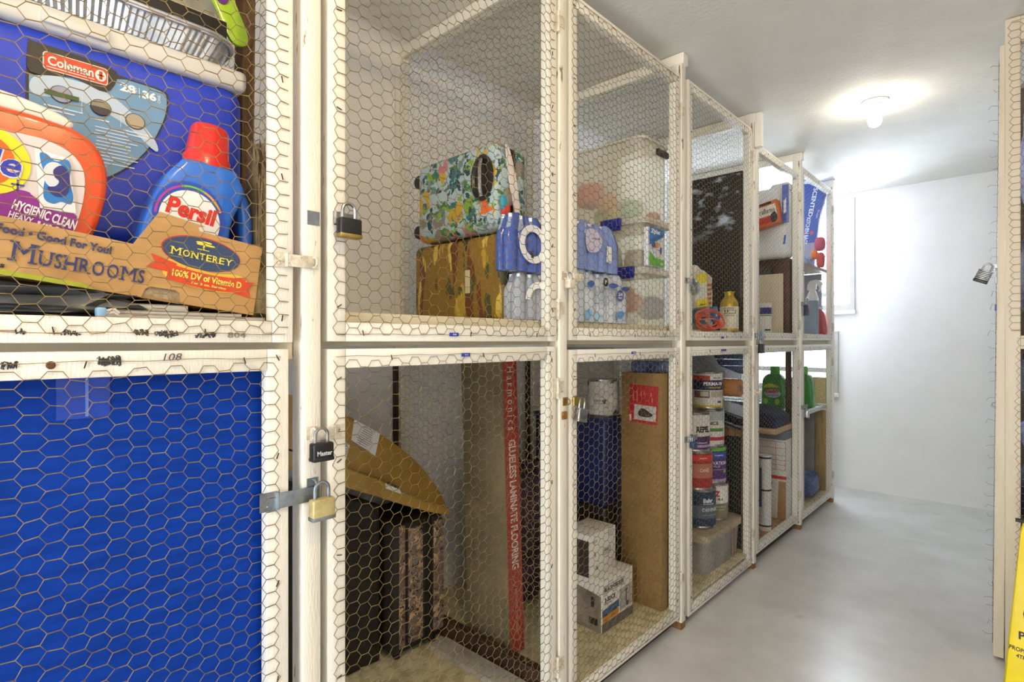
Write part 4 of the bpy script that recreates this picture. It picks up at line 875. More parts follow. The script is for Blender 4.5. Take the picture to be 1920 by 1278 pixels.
for x, z, w, h in ((1.79, .425, .03, .012), (1.80, .37, .012, .02), (1.86, .36, .06, .03), (1.90, .43, .006, .025), (1.912, .43, .006, .025), (1.924, .43, .006, .025), (1.81, .318, .016, .018)): b.box(x, x+w, 1.2335, 1.2345, z, z+h)
b.build('grey_print', flat('B2AEA8'), root); b = MB()
for x, z, w, h in ((1.802, .376, .004, .008), (1.87, .378, .03, .003), (1.815, .322, .006, .008)): b.box(x, x+w, 1.2325, 1.2334, z, z+h)
b.build('dark_print', flat('4A4846'), root)

root = thing('tall_carton', 'tall brown cardboard carton with a red label against the cage side', 'carton', (-1.18, 2.13, .099), 'y')
b = MB(); b.box(-1.290, -1.098, 2.09, 2.172, .099, 1.085, .0015); b.build('carton', mat('dark_kraft_carton', '8C6E40', .8, h2='7E6238', sc=8, bump=.1, bsc=160), root)
b = MB(); b.box(-1.308, -1.10, 2.0895, 2.0899, .55, .551); b.build('flap_line', flat('8A6A40'), root)
decal(root, 'red_label', [(-1.255, .875), (-1.117, .868), (-1.112, 1.030), (-1.250, 1.035)], 2.09, 'A81E24', .0004)
decal(root, 'product_picture', [(-1.228, .885), (-1.124, .882), (-1.121, .945), (-1.225, .95)], 2.09, 'B9B4AE', .0012)
decal(root, 'product_silhouette', smooth_pts([(-1.205, .905), (-1.20, .928), (-1.18, .934), (-1.15, .918), (-1.138, .910), (-1.15, .900), (-1.18, .898)], 4), 2.09, '3A2E2C', .002)
b = MB()
for x, z, L in ((-1.232, .965, .035), (-1.214, .96, .05), (-1.195, .985, .02), (-1.18, .99, .014), (-1.148, .985, .018), (-1.143, .962, .018)): b.box(x, x+.005, 2.0875, 2.0884, z, z+L)
b.build('label_print', flat('C8705E'), root)
decal(root, 'barcode', [(-1.250, .878), (-1.240, .878), (-1.240, .905), (-1.250, .905)], 2.09, 'CFC5BE', .0012)
b = MB(); b.box(-1.25, -1.09, 2.095, 2.165, 1.0865, 1.135, .012, 3); solo('folded_plastic', b, mat('blue_grey_film', '4A5E8A', .2, h2='26324E', sc=18, bump=.6, bsc=18), 'folded blue plastic lying on top of the tall carton', 'plastic sheet', (-1.17, 2.13, 1.0865), 'y')
def can(name, label, cx, cy, z0, r, h, body, lid=None, org='x', rims=True):
    root = thing(name, label, 'paint can', (cx, cy, z0), org)
    b = MB(); b.lathe(cx, cy, [(r*.97, z0+.001), (r*.985, z0+.005), (r*.96, z0+.008), (r*.96, z0+h-.010), (r*.985, z0+h-.007), (r*.985, z0+h-.002), (r*.90, z0+h-.002), (r*.88, z0+h-.006)], 40); b.build('can', body if body else STEEL, root, 40)
    b = MB(); b.lathe(cx, cy, [(r*.86, z0+h-.0058), (r*.84, z0+h-.002), (r*.70, z0+h-.003)], 32); b.build('lid', lid or STEEL, root, 40)
    return root
def wrapband(root, cx, cy, r, z0, z1, h, a0=-95, a1=95, name='label_band'):
    b = MB(); n = 28; rr = r*.96+.0006; L = []
    for z in (z0, z1): L.append([b.bm.verts.new((cx+rr*math.sin(R(a0+(a1-a0)*k/n)), cy-rr*math.cos(R(a0+(a1-a0)*k/n)), z)) for k in range(n+1)])
    for k in range(n): b.bm.faces.new((L[0][k], L[0][k+1], L[1][k+1], L[1][k]))
    return b.build(name, h if not isinstance(h, str) else flat(h), root, 60)
rB = .072
root = can('paint_can', 'white labelled paint can with black blots on top of the blue tote', -1.395, 2.105, .886, rB, .165, STEEL, org='y')
cxy = (-1.395, 2.105, rB*.96+.001)
wrapband(root, -1.395, 2.105, rB, .895, 1.04, mat('blotted_white_label', 'C9C5BC', .5, h2='B5B0A6', sc=20, h3='1E1C1A', lo3=.60, hi3=.63, sc3=22), -100, 100)
T(root, 'PRIMER', -1.43, .952, .009, 2.105-rB*.965, '4A4844', w=.06, bend=(-1.395, 2.105, rB*.965)); root.rotation_euler.z += R(30); T(root, 'SEALER STAIN BLOCK', -1.43, .942, .005, 2.105-rB*.965, '6A6864', w=.06, bend=(-1.395, 2.105, rB*.965))
b = MB(); b.box(-1.72, -1.322, 2.01, 2.176, .50, .886, .012, 3); b.box(-1.73, -1.314, 2.004, 2.178, .862, .885, .006); solo('storage_tote', b, mat('dark_blue_plastic', '14265A', .4, h2='0E1B44', sc=8), 'dark blue tote under the blotted paint can', 'box', (-1.52, 2.09, .50), 'y')
b = MB(); b.box(-1.74, -1.322, 2.012, 2.174, .099, .499, .012, 3); solo('storage_tote', b, BLACKP, 'black tote beneath the dark blue tote behind the toaster carton', 'box', (-1.52, 2.09, .099), 'y')

# ================================================================== paint can cage, upper
Z3 = SH[3]
root = thing('framed_panel', 'tall black framed panel with a pale painted reflection across its upper part', 'framed panel', (-1.25, 2.99, Z3), 'y')
b = MB(); b.box(-1.40, -1.100, 2.985, 3.015, Z3+.001, 2.13, .003); b.build('frame', flat('2A2523', .5), root)
REFL, nt, pb = base('painted_reflection'); f, _, _ = noise_fac(nt, 9, .54, .68, 3, (1, 1, 1.6)); tc = node(nt, 'ShaderNodeTexCoord'); sp = node(nt, 'ShaderNodeSeparateXYZ'); nt.links.new(tc.outputs['Object'], sp.inputs[0])  # pale blotches: an outside reflection painted into the panel colour
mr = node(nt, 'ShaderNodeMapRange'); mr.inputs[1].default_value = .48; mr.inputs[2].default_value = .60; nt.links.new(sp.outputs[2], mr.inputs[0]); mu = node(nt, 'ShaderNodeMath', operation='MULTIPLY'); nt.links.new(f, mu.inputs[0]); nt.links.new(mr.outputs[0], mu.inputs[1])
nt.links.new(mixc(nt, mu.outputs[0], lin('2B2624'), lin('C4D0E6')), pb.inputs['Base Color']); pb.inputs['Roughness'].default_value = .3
b = MB(); b.box(-1.388, -1.112, 2.9825, 2.985, Z3+.02, 2.118); b.build('picture', REFL, root)  # panel face carrying the painted reflection
root = thing('white_jug', 'off white plastic jug with a side handle beside the golden spray can', 'jug', (2.64, 1.18, Z3))
JP = mat('cream_jug_plastic', 'E2DCC8', .35, var=.05)
jug = smooth_pts([(2.50, Z3+.006), (2.695, Z3+.006), (2.70, Z3+.10), (2.688, Z3+.16), (2.66, Z3+.20), (2.665, Z3+.25), (2.64, Z3+.285), (2.58, Z3+.295), (2.50, Z3+.29)], 4)
b = MB(); b.prism(jug, 1.14, 1.22, .012, 3); b.build('jug', JP, root, 50)
b = MB(); b.tube(smooth_pts([(2.655, 1.18, Z3+.27), (2.72, 1.18, Z3+.235), (2.755, 1.18, Z3+.20), (2.752, 1.18, Z3+.12), (2.735, 1.18, Z3+.03), (2.70, 1.18, Z3+.008)], 5, False), .013, 10); b.build('handle', JP, root, 60)
decal(root, 'red_stripe', [(2.655, Z3+.12), (2.672, Z3+.12), (2.685, Z3+.245), (2.668, Z3+.245)], 1.14, 'C8602E'); 
def packet(label, pts, y, h, prints=(), t=.02):
    c = (sum(p[0] for p in pts)/len(pts), y, min(p[1] for p in pts)); root = thing('packet', label, 'packet', c, group='packets leaning on the white jug')
    b = MB(); b.prism(pts, y, y+t, .004, 2); b.build('pack', flat(h, .4), root)
    for q, hh in prints: decal(root, 'print', q, y, hh)
    return root
packet('yellow and white packet with a black stripe, leftmost in front of the white jug', [(2.43, 1.37), (2.565, 1.385), (2.55, 1.49), (2.535, 1.545), (2.43, 1.53)], 1.105, 'E4E2D2', [([(2.432, 1.373), (2.562, 1.387), (2.557, 1.425), (2.432, 1.408)], 'EBD81E'), ([(2.432, 1.478), (2.546, 1.50), (2.536, 1.543), (2.432, 1.528)], 'EBD81E'), ([(2.47, 1.385), (2.53, 1.393), (2.53, 1.397), (2.47, 1.389)], '2A2A1E')])
packet('brown printed packet between the yellow packet and the red stripe', [(2.572, 1.38), (2.625, 1.39), (2.645, 1.53), (2.60, 1.545), (2.56, 1.53)], 1.118, 'CDB48A', [([(2.583, 1.395+.022*k), (2.628, 1.40+.022*k), (2.63, 1.412+.022*k), (2.583, 1.407+.022*k)], 'A85A34') for k in range(5)], .018)
packet('blue packet with a white dot in front of the jug handle', [(2.63, 1.313), (2.69, 1.313), (2.665, 1.39), (2.605, 1.385)], 1.100, '2F6FC0', [(ell(2.648, 1.35, .010, .011, 16), 'E8ECF2')])
packet('teal packet under the yellow one', [(2.43, 1.30), (2.575, 1.30), (2.56, 1.375), (2.43, 1.362)], 1.108, '2E6A86', [([(2.46, 1.32), (2.49, 1.32), (2.485, 1.345), (2.458, 1.345)], 'E0CF3A'), ([(2.535, 1.31), (2.562, 1.31), (2.552, 1.365), (2.53, 1.362)], 'D8DAD2')])
b = MB(); rnd = random.Random(3)
for k in range(7):
    rx, rz = .165-.010*k, .042-.006*(k % 4); cz = Z3+.044+rnd.uniform(-.008, .008); y = 1.083+.006*k*.6
    b.tube([(2.535+rx*math.cos(t)+.012*rnd.random(), y+.004*math.sin(3*t), cz+rz*math.sin(t)+.012*math.sin(t*.5+k)) for t in np.linspace(0, 2*PI, 28)], .0030, 8)
b.tube(smooth_pts([(2.64, 1.085, Z3+.05), (2.66, 1.083, Z3+.03), (2.63, 1.083, Z3+.012), (2.56, 1.083, Z3+.006), (2.50, 1.084, Z3+.03)], 5, False), .0042, 8)
solo('extension_cord', b, mat('orange_cord', 'E0521E', .4, var=.1), 'coiled orange extension cord behind the mesh, below the packets', 'cord', (2.56, 1.09, Z3))
sc0 = root; root = thing('spray_can', 'golden topped can with a cream label, right of the white jug', 'spray can', (2.86, 1.12, Z3))
gx, gy, gr = 2.86, 1.125, .046
b = MB(); b.lathe(gx, gy, [(gr, Z3+.001), (gr, Z3+.125), (gr*.98, Z3+.13), (gr*.9, Z3+.15), (gr*.55, Z3+.175), (gr*.5, Z3+.18), (gr*.5, Z3+.196), (gr*.58, Z3+.198), (gr*.58, Z3+.203)], 32); b.build('can', mat('gold_lacquer', 'C2A63A', .35, .5, h2='A88C2A', sc=20), root, 40)
wrapband(root, gx, gy, gr/.96, Z3+.012, Z3+.125, mat('cream_can_label', 'D8D2BE', .5, var=.1), -110, 110)
wrapband(root, gx, gy, gr/.96+.0004, Z3+.088, Z3+.108, '6A6432', -40, 40, 'label_band')
T(root, 'SUPER', gx-.03, Z3+.112, .008, gy-gr-.0008, '4A4838', w=.05, bend=(gx, gy, gr+.001)); T(root, 'LUBE', gx-.032, Z3+.091, .014, gy-gr-.0016, 'E4DFC8', w=.06, bold=.04, bend=(gx, gy, gr+.0018)); T(root, 'FOAM WASH', gx-.028, Z3+.075, .008, gy-gr-.0008, '4A4838', w=.05, bend=(gx, gy, gr+.001))

root.rotation_euler.z += R(-65)

# ================================================================== paint can cage, lower
root = thing('storage_bin', 'grey lidded bin on the cage floor carrying the stacked paint cans', 'storage bin', (2.79, 1.26, .099))
GB = mat('dusty_grey_plastic', '9D9A96', .5, h2='86837F', sc=6); b = MB(); b.box(2.535, 2.985, 1.104, 1.42, .099, .272, .05, 5, 'z', taper=.05); b.build('bin', GB, root, 50)
b = MB(); b.box(2.52, 3.0, 1.094, 1.43, .258, .290, .055, 5, 'z'); b.tube([(x, y, .262) for x, y in rrect(2.524, 2.997, 1.098, 1.427, .055)], .005, 8, True); b.build('lid', mat('dusty_cream_plastic', 'B9AB90', .55, h2='A39579', sc=9), root, 50)
b = MB(); b.box(2.86, 2.885, 1.1, 1.108, .11, .27); b.build('brown_streak', flat('8E7468', .8), root)
RC = .079; HC = .192; F0 = (2.695, 1.212); B0 = (2.855, 1.213)
def pc(k, pos, dx, label): 
    c = (pos[0]+dx[0], pos[1]+dx[1]); z = .291+k*(HC+.001); r = can('paint_can', label, c[0], c[1], z, RC, HC, STEEL); r.rotation_euler.z += R(-62); return r, c, z
def tx(root, c, s, a, z, h, ink, w, bold=.02, k=1): T(root, s, c[0]+R(a)*RC*.97, z, h, c[1]-RC*.968-.0005*k, ink, w=w, bold=bold, bend=(c[0], c[1], RC*.968+.0005*k), lift=.001)
r, c, z = pc(0, F0, (0.004, -.006), 'dark blue paint can, lowest of the front stack on the grey bin')
wrapband(r, *c, RC, z+.012, z+HC-.012, '22405E', -120, 120); wrapband(r, *c, RC+.0006, z+.05, z+.115, '5E6A7A', -120, 120)
tx(r, c, 'DEFENSE', 5, z+.085, .017, 'D5DCE4', .09, k=2); tx(r, c, 'Behr', 8, z+.128, .022, 'E8ECF0', .05, .05); tx(r, c, 'Exterior Flat & Masonry', 5, z+.064, .006, 'B8C2CC', .08, 0, 2); tx(r, c, 'MARQUEE', 8, z+.118, .007, 'D8E0E6', .06)
r, c, z = pc(1, F0, (-.020, .002), 'red paint can, middle of the front stack on the grey bin')
wrapband(r, *c, RC, z+.012, z+HC-.012, 'A8302C', -120, 120); wrapband(r, *c, RC+.0006, z+.06, z+.13, 'C27A66', -120, 120); wrapband(r, *c, RC+.0006, z+.145, z+.172, 'D8382E', -120, 120); tx(r, c, 'ONE', 8, z+.09, .018, 'F0D8CC', .05, k=2); tx(r, c, 'Interior', 8, z+.155, .008, 'F0D8CC', .04, k=2)
r, c, z = pc(2, F0, (-.046, .004), 'white and purple paint can, topmost of the front stack')
wrapband(r, *c, RC, z+.012, z+HC-.012, 'E2E0DE', -120, 120); wrapband(r, *c, RC+.0006, z+.012, z+.075, '4A2A66', -120, 120); tx(r, c, 'REPEL', 6, z+.095, .03, '2A2A2E', .075, .04); tx(r, c, 'Advanced', 6, z+.04, .010, 'E0D8E8', .06, k=2); wrapband(r, *c, RC+.001, z+.022, z+.034, 'C8A8D0', -120, 120)
r, c, z = pc(0, B0, (.006, -.006), 'white and steel paint can with a red letter, lowest of the rear stack')
wrapband(r, *c, RC, z+.09, z+HC-.012, 'E6E4DF', -120, 120); wrapband(r, *c, RC, z+.012, z+.085, mat('dusty_olive_label', '8A8468', .6), -120, 120); tx(r, c, 'Z', 2, z+.125, .030, 'B8262A', .026, .06); tx(r, c, 'U M A', -2, z+.105, .014, '4A4A4A', .05); tx(r, c, 'PRIMER SEALER', -5, z+.07, .007, 'C8C4B0', .07); tx(r, c, 'STAIN KILLER', -5, z+.055, .007, 'C8C4B0', .06)
r, c, z = pc(1, B0, (-.006, 0), 'purple paint can with a green lid ring, second from the bottom of the rear stack')
wrapband(r, *c, RC, z+.012, z+HC-.012, '4A2672', -120, 120); wrapband(r, *c, RC+.0006, z+.012, z+.024, 'B79AC8', -120, 120); wrapband(r, *c, RC+.0012, z+.168, z+HC-.004, '5AB030', -120, 120); tx(r, c, 'OVATION', -12, z+.098, .018, 'E8E2F0', .10, .02); tx(r, c, 'PLUS', 5, z+.085, .009, 'D0C4DC', .035); wrapband(r, *c, RC+.0007, z+.072, z+.074, 'D0C4DC', -60, 60); wrapband(r, *c, RC+.0007, z+.13, z+.162, '2E4EB0', 0, 70, 'blue_badge'); wrapband(r, *c, RC+.0007, z+.055, z+.070, '7EC83A', 48, 64, 'green_badge'); tx(r, c, 'Ceiling', 8, z+.142, .009, 'E8ECF4', .05, k=3)
r, c, z = pc(2, B0, (-.026, .003), 'grey white paint can with green and red stripes, third of the rear stack')
wrapband(r, *c, RC, z+.012, z+HC-.012, 'D6D3CE', -120, 120); wrapband(r, *c, RC+.0006, z+.135, z+HC-.012, 'A8B0BA', -120, 120); wrapband(r, *c, RC+.0006, z+.078, z+.095, '4E8A42', -120, 60); wrapband(r, *c, RC+.0006, z+.032, z+.05, 'B0262A', -120, 120); tx(r, c, 'NCE', -8, z+.112, .018, '33363A', .055, .03)
r, c, z = pc(3, B0, (-.042, .004), 'navy and white paint can with room pictures, topmost of the rear stack')
wrapband(r, *c, RC, z+.012, z+HC-.008, 'DDDAD4', -120, 120); wrapband(r, *c, RC+.0006, z+.098, z+.15, '1A2250', -120, 120); wrapband(r, *c, RC+.0006, z+.012, z+.022, 'D0B83A', -120, 120)
wrapband(r, *c, RC+.0012, z+.148, z+.172, 'C22E28', -70, 5, 'red_badge'); tx(r, c, 'PERMA-W', -18, z+.122, .018, 'ECECF2', .105, .03, 3); tx(r, c, 'INTERIOR PAINT', 0, z+.108, .007, 'D8C24A', .07, .02, 3); tx(r, c, 'GALLON', 18, z+.158, .006, '4A4A52', .04)
wrapband(r, *c, RC+.0007, z+.058, z+.094, '6A4A44', -60, 4, 'room_picture'); wrapband(r, *c, RC+.0007, z+.062, z+.094, 'B5AEA2', 8, 66, 'room_picture'); wrapband(r, *c, RC+.0013, z+.066, z+.09, 'C9C6C0', -30, 0, 'room_picture'); wrapband(r, *c, RC+.0007, z+.033, z+.043, '2A3A7A', 35, 55, 'blue_badge')
root = thing('paper_roll', 'roll of brown masking paper lying behind the rear paint can stack', 'paper roll', (-1.35, 2.938, .93), 'y')
PR = mat('brown_paper', 'A9713F', .7, h2='96602F', sc=8, stretch=(1, 6, 6)); M = Matrix.Translation((-1.092, 2.938, .972)) @ Matrix.Rotation(R(-90), 4, 'Y')
b = MB(); b.lathe(0, 0, [(.047, .0), (.047, .62)], 36, M); b.build('roll', PR, root, 40)
b = MB(); b.lathe(0, 0, [(.0455, -.0008), (.018, -.0012), (.0175, .02)], 36, M); b.build('end_layers', mat('paper_end', 'B58660', .8, h2='8E6240', sc=90), root, 40)
b = MB(); b.lathe(0, 0, [(.016, -.002), (.011, -.0025), (.0105, .01)], 24, M); b.build('core', mat('core_card', '7E5A3E', .8), root)
b = MB(); b.box(-1.62, -1.445, 2.86, 2.955, .099, .86, .01); solo('storage_tote', b, mat('ink_blue_crate', '1F2A40', .5, h2='141C2C', sc=12), 'dark crate behind the paint cans', 'box', (-1.53, 2.91, .099), 'y')
b = MB(); b.prism([(-1.42, 1.188), (-1.265, 1.185), (-1.205, 1.088), (-1.088, 1.045), (-1.088, 1.0215), (-1.42, 1.0215)], 2.930, 2.942); solo('grey_board', b, mat('pale_grey_board', '9FA8B4', .6), 'pale grey cut board standing on the brown paper roll', 'board', (-1.25, 2.935, 1.0215), 'y')
b = MB(); b.prism([(-1.42, .93), (-1.30, .922), (-1.088, .872), (-1.088, .812), (-1.42, .90)], 2.985, 2.995); solo('grey_board', b, mat('pale_grey_board', '9FA8B4', .6), 'narrow pale grey board slanting below the brown paper roll', 'board', (-1.25, 2.99, .812), 'y')
b = MB(); b.box(-1.30, -1.085, 2.977, 3.022, 1.045, 1.085, .01); b.box(-1.30, -1.087, 2.974, 3.018, 1.088, 1.12, .012); b.box(-1.30, -1.09, 2.976, 3.02, 1.123, 1.150, .01); solo('folded_tarp', b, mat('denim_blue_tarp', '2E4678', .6, h2='1A2848', sc=12, bump=.4, bsc=20), 'folded blue tarp lying on the brown paper roll', 'tarp', (-1.2, 2.98, 1.045), 'y')
root = thing('wooden_frame', 'slim brown wooden frame standing at the right of the paint cans', 'frame', (-1.12, 3.015, .099), 'y')
b = MB(); b.box(-1.112, -1.086, 3.004, 3.024, .099, .745); b.build('upright', RAWW, root); b = MB(); b.box(-1.40, -1.112, 3.004, 3.024, .705, .745); b.build('crossbar', RAWW, root); b = MB(); b.box(-1.40, -1.112, 3.010, 3.020, .099, .705); b.build('black_screen', mat('black_net', '15171C', .8), root)
b = MB(); b.bar((-1.42, 2.965, .895), (-1.10, 2.965, .80), .02, .03); b.bar((-1.42, 2.965, .845), (-1.10, 2.965, .755), .012, .03); b.bar((-1.40, 2.965, .83), (-1.40, 2.965, .90), .02, .03); solo('metal_legs', b, mat('black_metal', '23262C', .4, .6), 'folded black metal legs between the paper roll and the wooden frame', 'metal frame', (-1.2, 2.965, .755), 'y')

# ================================================================== file box cage, upper
Z4 = SH[4]
b = MB(); b.box(-1.60, -1.102, 3.80, 3.866, Z4+.001, 1.752, .003); solo('brown_panel', b, mat('dark_brown_panel', '5E3A2E', .6, h2='43281F', sc=6), 'dark brown board standing behind the cardboard sheet', 'board', (-1.35, 3.83, Z4), 'y')
root = thing('storage_tote', 'large white tote with a blue tag on the dark brown board', 'tote', (-1.35, 3.78, 1.753), 'y')
WT = mat('white_plastic', 'D9DADC', .4, var=.04)
b = MB(); b.box(-1.60, -1.092, 3.72, 3.866, 1.753, 2.20, .03, 4); b.build('tote', WT, root, 50)
b = MB(); b.prism([(-1.21, 2.19), (-1.185, 2.222), (-1.094, 2.226), (-1.094, 2.19)], 3.73, 3.86, .006); b.build('lid_grip', WT, root); decal(root, 'blue_tag', [(-1.118, 1.83), (-1.104, 1.835), (-1.098, 1.89), (-1.110, 1.888)], 3.72, '3E6AC0')
root = thing('firelog_carton', 'orange and red firelog carton tilted in front of the white tote', 'carton', (-1.18, 3.66, 1.93), 'y')
b = MB(); b.prism([(-1.33, 2.07), (-1.134, 2.108), (-1.112, 1.962), (-1.31, 1.918)], 3.64, 3.715, .002); b.build('carton', flat('C8642E'), root)
decal(root, 'white_band', [(-1.245, 2.062), (-1.140, 2.082), (-1.128, 2.018), (-1.238, 1.998)], 3.64, 'E4DCD2'); T(root, 'duraflame', -1.262, 2.012, .032, 3.64, '3A3A40', w=.125, ang=9, lift=.0025)
decal(root, 'black_band', [(-1.245, 2.083), (-1.165, 2.098), (-1.163, 2.085), (-1.243, 2.070)], 3.64, '2A2422', .0016); decal(root, 'red_band', [(-1.24, 1.990), (-1.165, 2.004), (-1.160, 1.968), (-1.235, 1.952)], 3.64, 'B8302A', .0016)
decal(root, 'log_picture', smooth_pts([(-1.165, 2.01), (-1.14, 2.03), (-1.125, 1.985), (-1.155, 1.965)], 4), 3.64, '2A2830', .0024)
b = MB(); b.box(-1.118, -1.080, 3.70, 3.7185, 1.965, 2.205, .006); root = solo('blue_packet', b, mat('blue_film_pack', '3A56A8', .3, h2='6A86C8', sc=14, bump=.3), 'blue plastic packet hanging beside the orange firelog carton', 'packet', (-1.10, 3.71, 1.965), 'y'); 
decal(root, 'white_mark', [(-1.108, 2.02), (-1.092, 2.03), (-1.092, 2.12), (-1.108, 2.10)], 3.70, 'DDE4F2')
tag(root, None, None)
b = MB(); b.box(-1.40, -1.118, 3.72, 3.728, Z4+.001, 1.648); b.box(-1.20, -1.135, 3.7175, 3.7195, Z4+.002, 1.39); solo('cardboard_sheet', b, CARDB, 'pale cardboard sheet leaning behind the small white can', 'cardboard', (-1.25, 3.72, Z4), 'y')
b = MB(); b.box(-1.40, -1.20, 3.735, 3.795, Z4+.001, 1.70, .004); solo('black_carton', b, mat('speckled_black', '1E1E22', .6, h2='3E3E44', sc=60), 'speckled black carton behind the pale cardboard sheet', 'carton', (-1.3, 3.76, Z4), 'y')
root = can('round_canister', 'small white canister with a purple band before the cardboard sheet', -1.150, 3.50, Z4, .034, .18, mat('white_can', 'DDDCDA', .4), WT, 'y'); root['category'] = 'canister'
wrapband(root, -1.150, 3.50, .034, Z4+.11, Z4+.15, '2E2478', -170, 170); wrapband(root, -1.150, 3.50, .0345, Z4+.098, Z4+.106, '5EA84A', -60, 80); wrapband(root, -1.150, 3.50, .0345, Z4+.01, Z4+.02, '2A2A30', 10, 70)

# ================================================================== file box cage, lower
b = MB(); b.box(-1.148, -1.118, 3.872, 3.900, .156, 1.189); b.build('dark_stud', mat('dark_stud_wood', '4A3026', .7, h2='2E1E1A', sc=8, stretch=(6, 6, 1)), PARTS[5])
b = MB(); b.box(-1.90, -1.092, 3.50, 3.866, .655, .690, .003); solo('plank_shelf', b, mat('pale_pine', 'C2A582', .7, h2='A88A66', sc=7, stretch=(1, 8, 8)), 'pine plank across the lower file box cage', 'shelf', (-1.5, 3.68, .655), 'y')
b = MB(); b.prism([(-1.60, .6905), (-1.098, .6905), (-1.098, .758), (-1.206, .806), (-1.60, .815)], 3.50, 3.80, .02, 4); solo('cushion', b, mat('navy_cushion', '1A294C', .8, h2='0F1A34', sc=30), 'dark navy cushion on the pine plank', 'cushion', (-1.3, 3.66, .6905), 'y', ang=50)
root = thing('file_box', 'white file box with red form lines under the pine plank', 'file box', (-1.28, 3.75, .345), 'y')
b = MB(); b.box(-1.48, -1.094, 3.68, 3.866, .345, .60, .003); b.build('box', WCARD, root); b = MB(); b.box(-1.486, -1.0915, 3.674, 3.866, .598, .650, .003); b.build('lid', mat('blue_grey_lid', '6A7080', .6), root)
decal(root, 'red_band', [(-1.48, .352), (-1.085, .352), (-1.085, .372), (-1.48, .372)], 3.68, 'C8302C')
b = MB()
for z in (.41, .44, .47, .50, .545, .585): b.box(-1.40, -1.09, 3.6785, 3.6792, z, z+.0025)
for x in (-1.40, -1.15, -1.0925): b.box(x, x+.0025, 3.6785, 3.6792, .41, .585)
b.build('form_lines', flat('C0504A'), root)
root = thing('carton', 'white carton with a kraft side under the file box', 'carton', (-1.28, 3.75, .1005), 'y')
b = MB(); b.box(-1.46, -1.092, 3.685, 3.866, .1005, .344, .002); b.build('carton', WCARD, root); decal(root, 'kraft_side', [(-1.140, .102), (-1.089, .102), (-1.089, .338), (-1.132, .338)], 3.685, KRAFTD); decal(root, 'arrow_mark', [(-1.215, .30), (-1.175, .305), (-1.170, .322), (-1.192, .332), (-1.218, .318)], 3.685, '2A2A2E'); decal(root, 'hand_hole', rrect(-1.225, -1.198, .19, .27, .012), 3.685, 'A88458')
b = MB(); b.box(-1.70, -1.078, 3.12, 3.868, .0985, .1000); solo('cork_mat', b, mat('cork', 'B58A66', .8, h2='9A6E4C', sc=40), 'cork coloured mat on the floor of the file box cage', 'mat', (-1.4, 3.5, .0985), 'y')
root = thing('paper_roll', 'upright white roll with black bands beside the file box', 'roll', (-1.127, 3.42, .1005), 'y')
b = MB(); b.cyl(-1.127, 3.42, .1005, .545, .0345, 28); b.build('roll', WT, root, 40)
for z in (.125, .335, .525):
    b = MB(); b.lathe(-1.127, 3.42, [(.0352, z), (.0352, z+.010)], 28); b.build('black_band', flat('1E2128'), root)
decal(root, 'navy_label', [(-1.152, .24), (-1.135, .24), (-1.135, .47), (-1.152, .47)], 3.388, '26386A', .002)

# ================================================================== last cage, upper
Z5 = SH[5]
b = MB(); b.box(-1.90, -1.0915, 4.05, 4.688, 1.735, 1.757, .002); solo('inner_shelf', b, mat('grey_brown_shelf', '9A8F88', .6), 'thin inner shelf in the last upper cage', 'shelf', (-1.5, 4.4, 1.735), 'y')
root = thing('bag_carton', 'blue carton of scented kitchen bags leaning in the last upper cage', 'carton', (-1.17, 4.6, 1.758), 'y')
b = MB(); b.prism([(-1.30, 2.425), (-1.192, 2.408), (-1.083, 2.340), (-1.128, 2.14), (-1.150, 1.93), (-1.165, 1.759), (-1.30, 1.759)], 4.58, 4.645, .003); b.build('carton', mat('blue_carton', '2C54B0', .4, var=.08), root)
decal(root, 'grey_side', [(-1.30, 1.96), (-1.149, 1.96), (-1.165, 1.765), (-1.30, 1.765)], 4.58, '8A93A8'); T(root, 'SCENTED', -1.158, 2.372, .030, 4.58, 'E8ECF4', w=.215, ang=-101, bold=.02); T(root, 'KITCHEN BAGS', -1.205, 2.155, .028, 4.58, 'E8ECF4', w=.20, ang=-98, bold=.02); T(root, 'Fresh', -1.132, 2.20, .014, 4.58, 'C8D0E4', w=.06, ang=-103)
decal(root, 'red_badge', ell(-1.172, 2.035, .012, .016, 16), 4.58, 'C8505A', .0016)
for n, c, x, z, s in (('red', 'C8484A', -1.105, 1.975, .065), ('orange', 'E88A3A', -1.125, 1.895, .05)):
    pass
root = thing('stuffed_toy', 'red and orange soft toy sitting on the inner shelf before the window', 'toy', (-1.10, 4.60, 1.758), 'y')
b = MB(); b.blob((-1.098, 4.52, 1.815), (.05, .06, .115), .1, 3, 3, 1); b.build('body', mat('red_plush', 'C8484A', .9, bump=.3, bsc=200), root, 60); b = MB(); b.blob((-1.102, 4.52, 1.935), (.066, .07, .10), .1, 3, 3, 2, False); b.build('head', mat('rose_plush', 'B8506A', .9, bump=.3, bsc=200), root, 60)
b = MB(); b.blob((-1.138, 4.52, 1.86), (.04, .05, .07), .2, 3, 3, 4, False); b.build('orange_arm', mat('orange_plush', 'E2803A', .9, bump=.3, bsc=200), root, 60)
b = MB(); b.blob((-1.20, 4.45, 1.80), (.11, .12, .085), .3, 4, 3, 7); solo('cloth_bundle', b, mat('blue_white_cloth', '9FB4CE', .9, h2='5E7EA8', sc=40, bump=.3), 'crumpled blue and white cloth on the inner shelf', 'cloth', (-1.2, 4.45, 1.758), 'y', ang=60)
root = thing('spray_bottle', 'white bottle with an angled spout behind the blue grey carton', 'bottle', (-1.15, 4.53, Z5), 'y')
b = MB(); b.lathe(-1.155, 4.53, [(.04, Z5+.001), (.042, Z5+.25), (.03, Z5+.30), (.02, Z5+.32), (.02, Z5+.35)], 24); b.build('bottle', WT, root, 40)
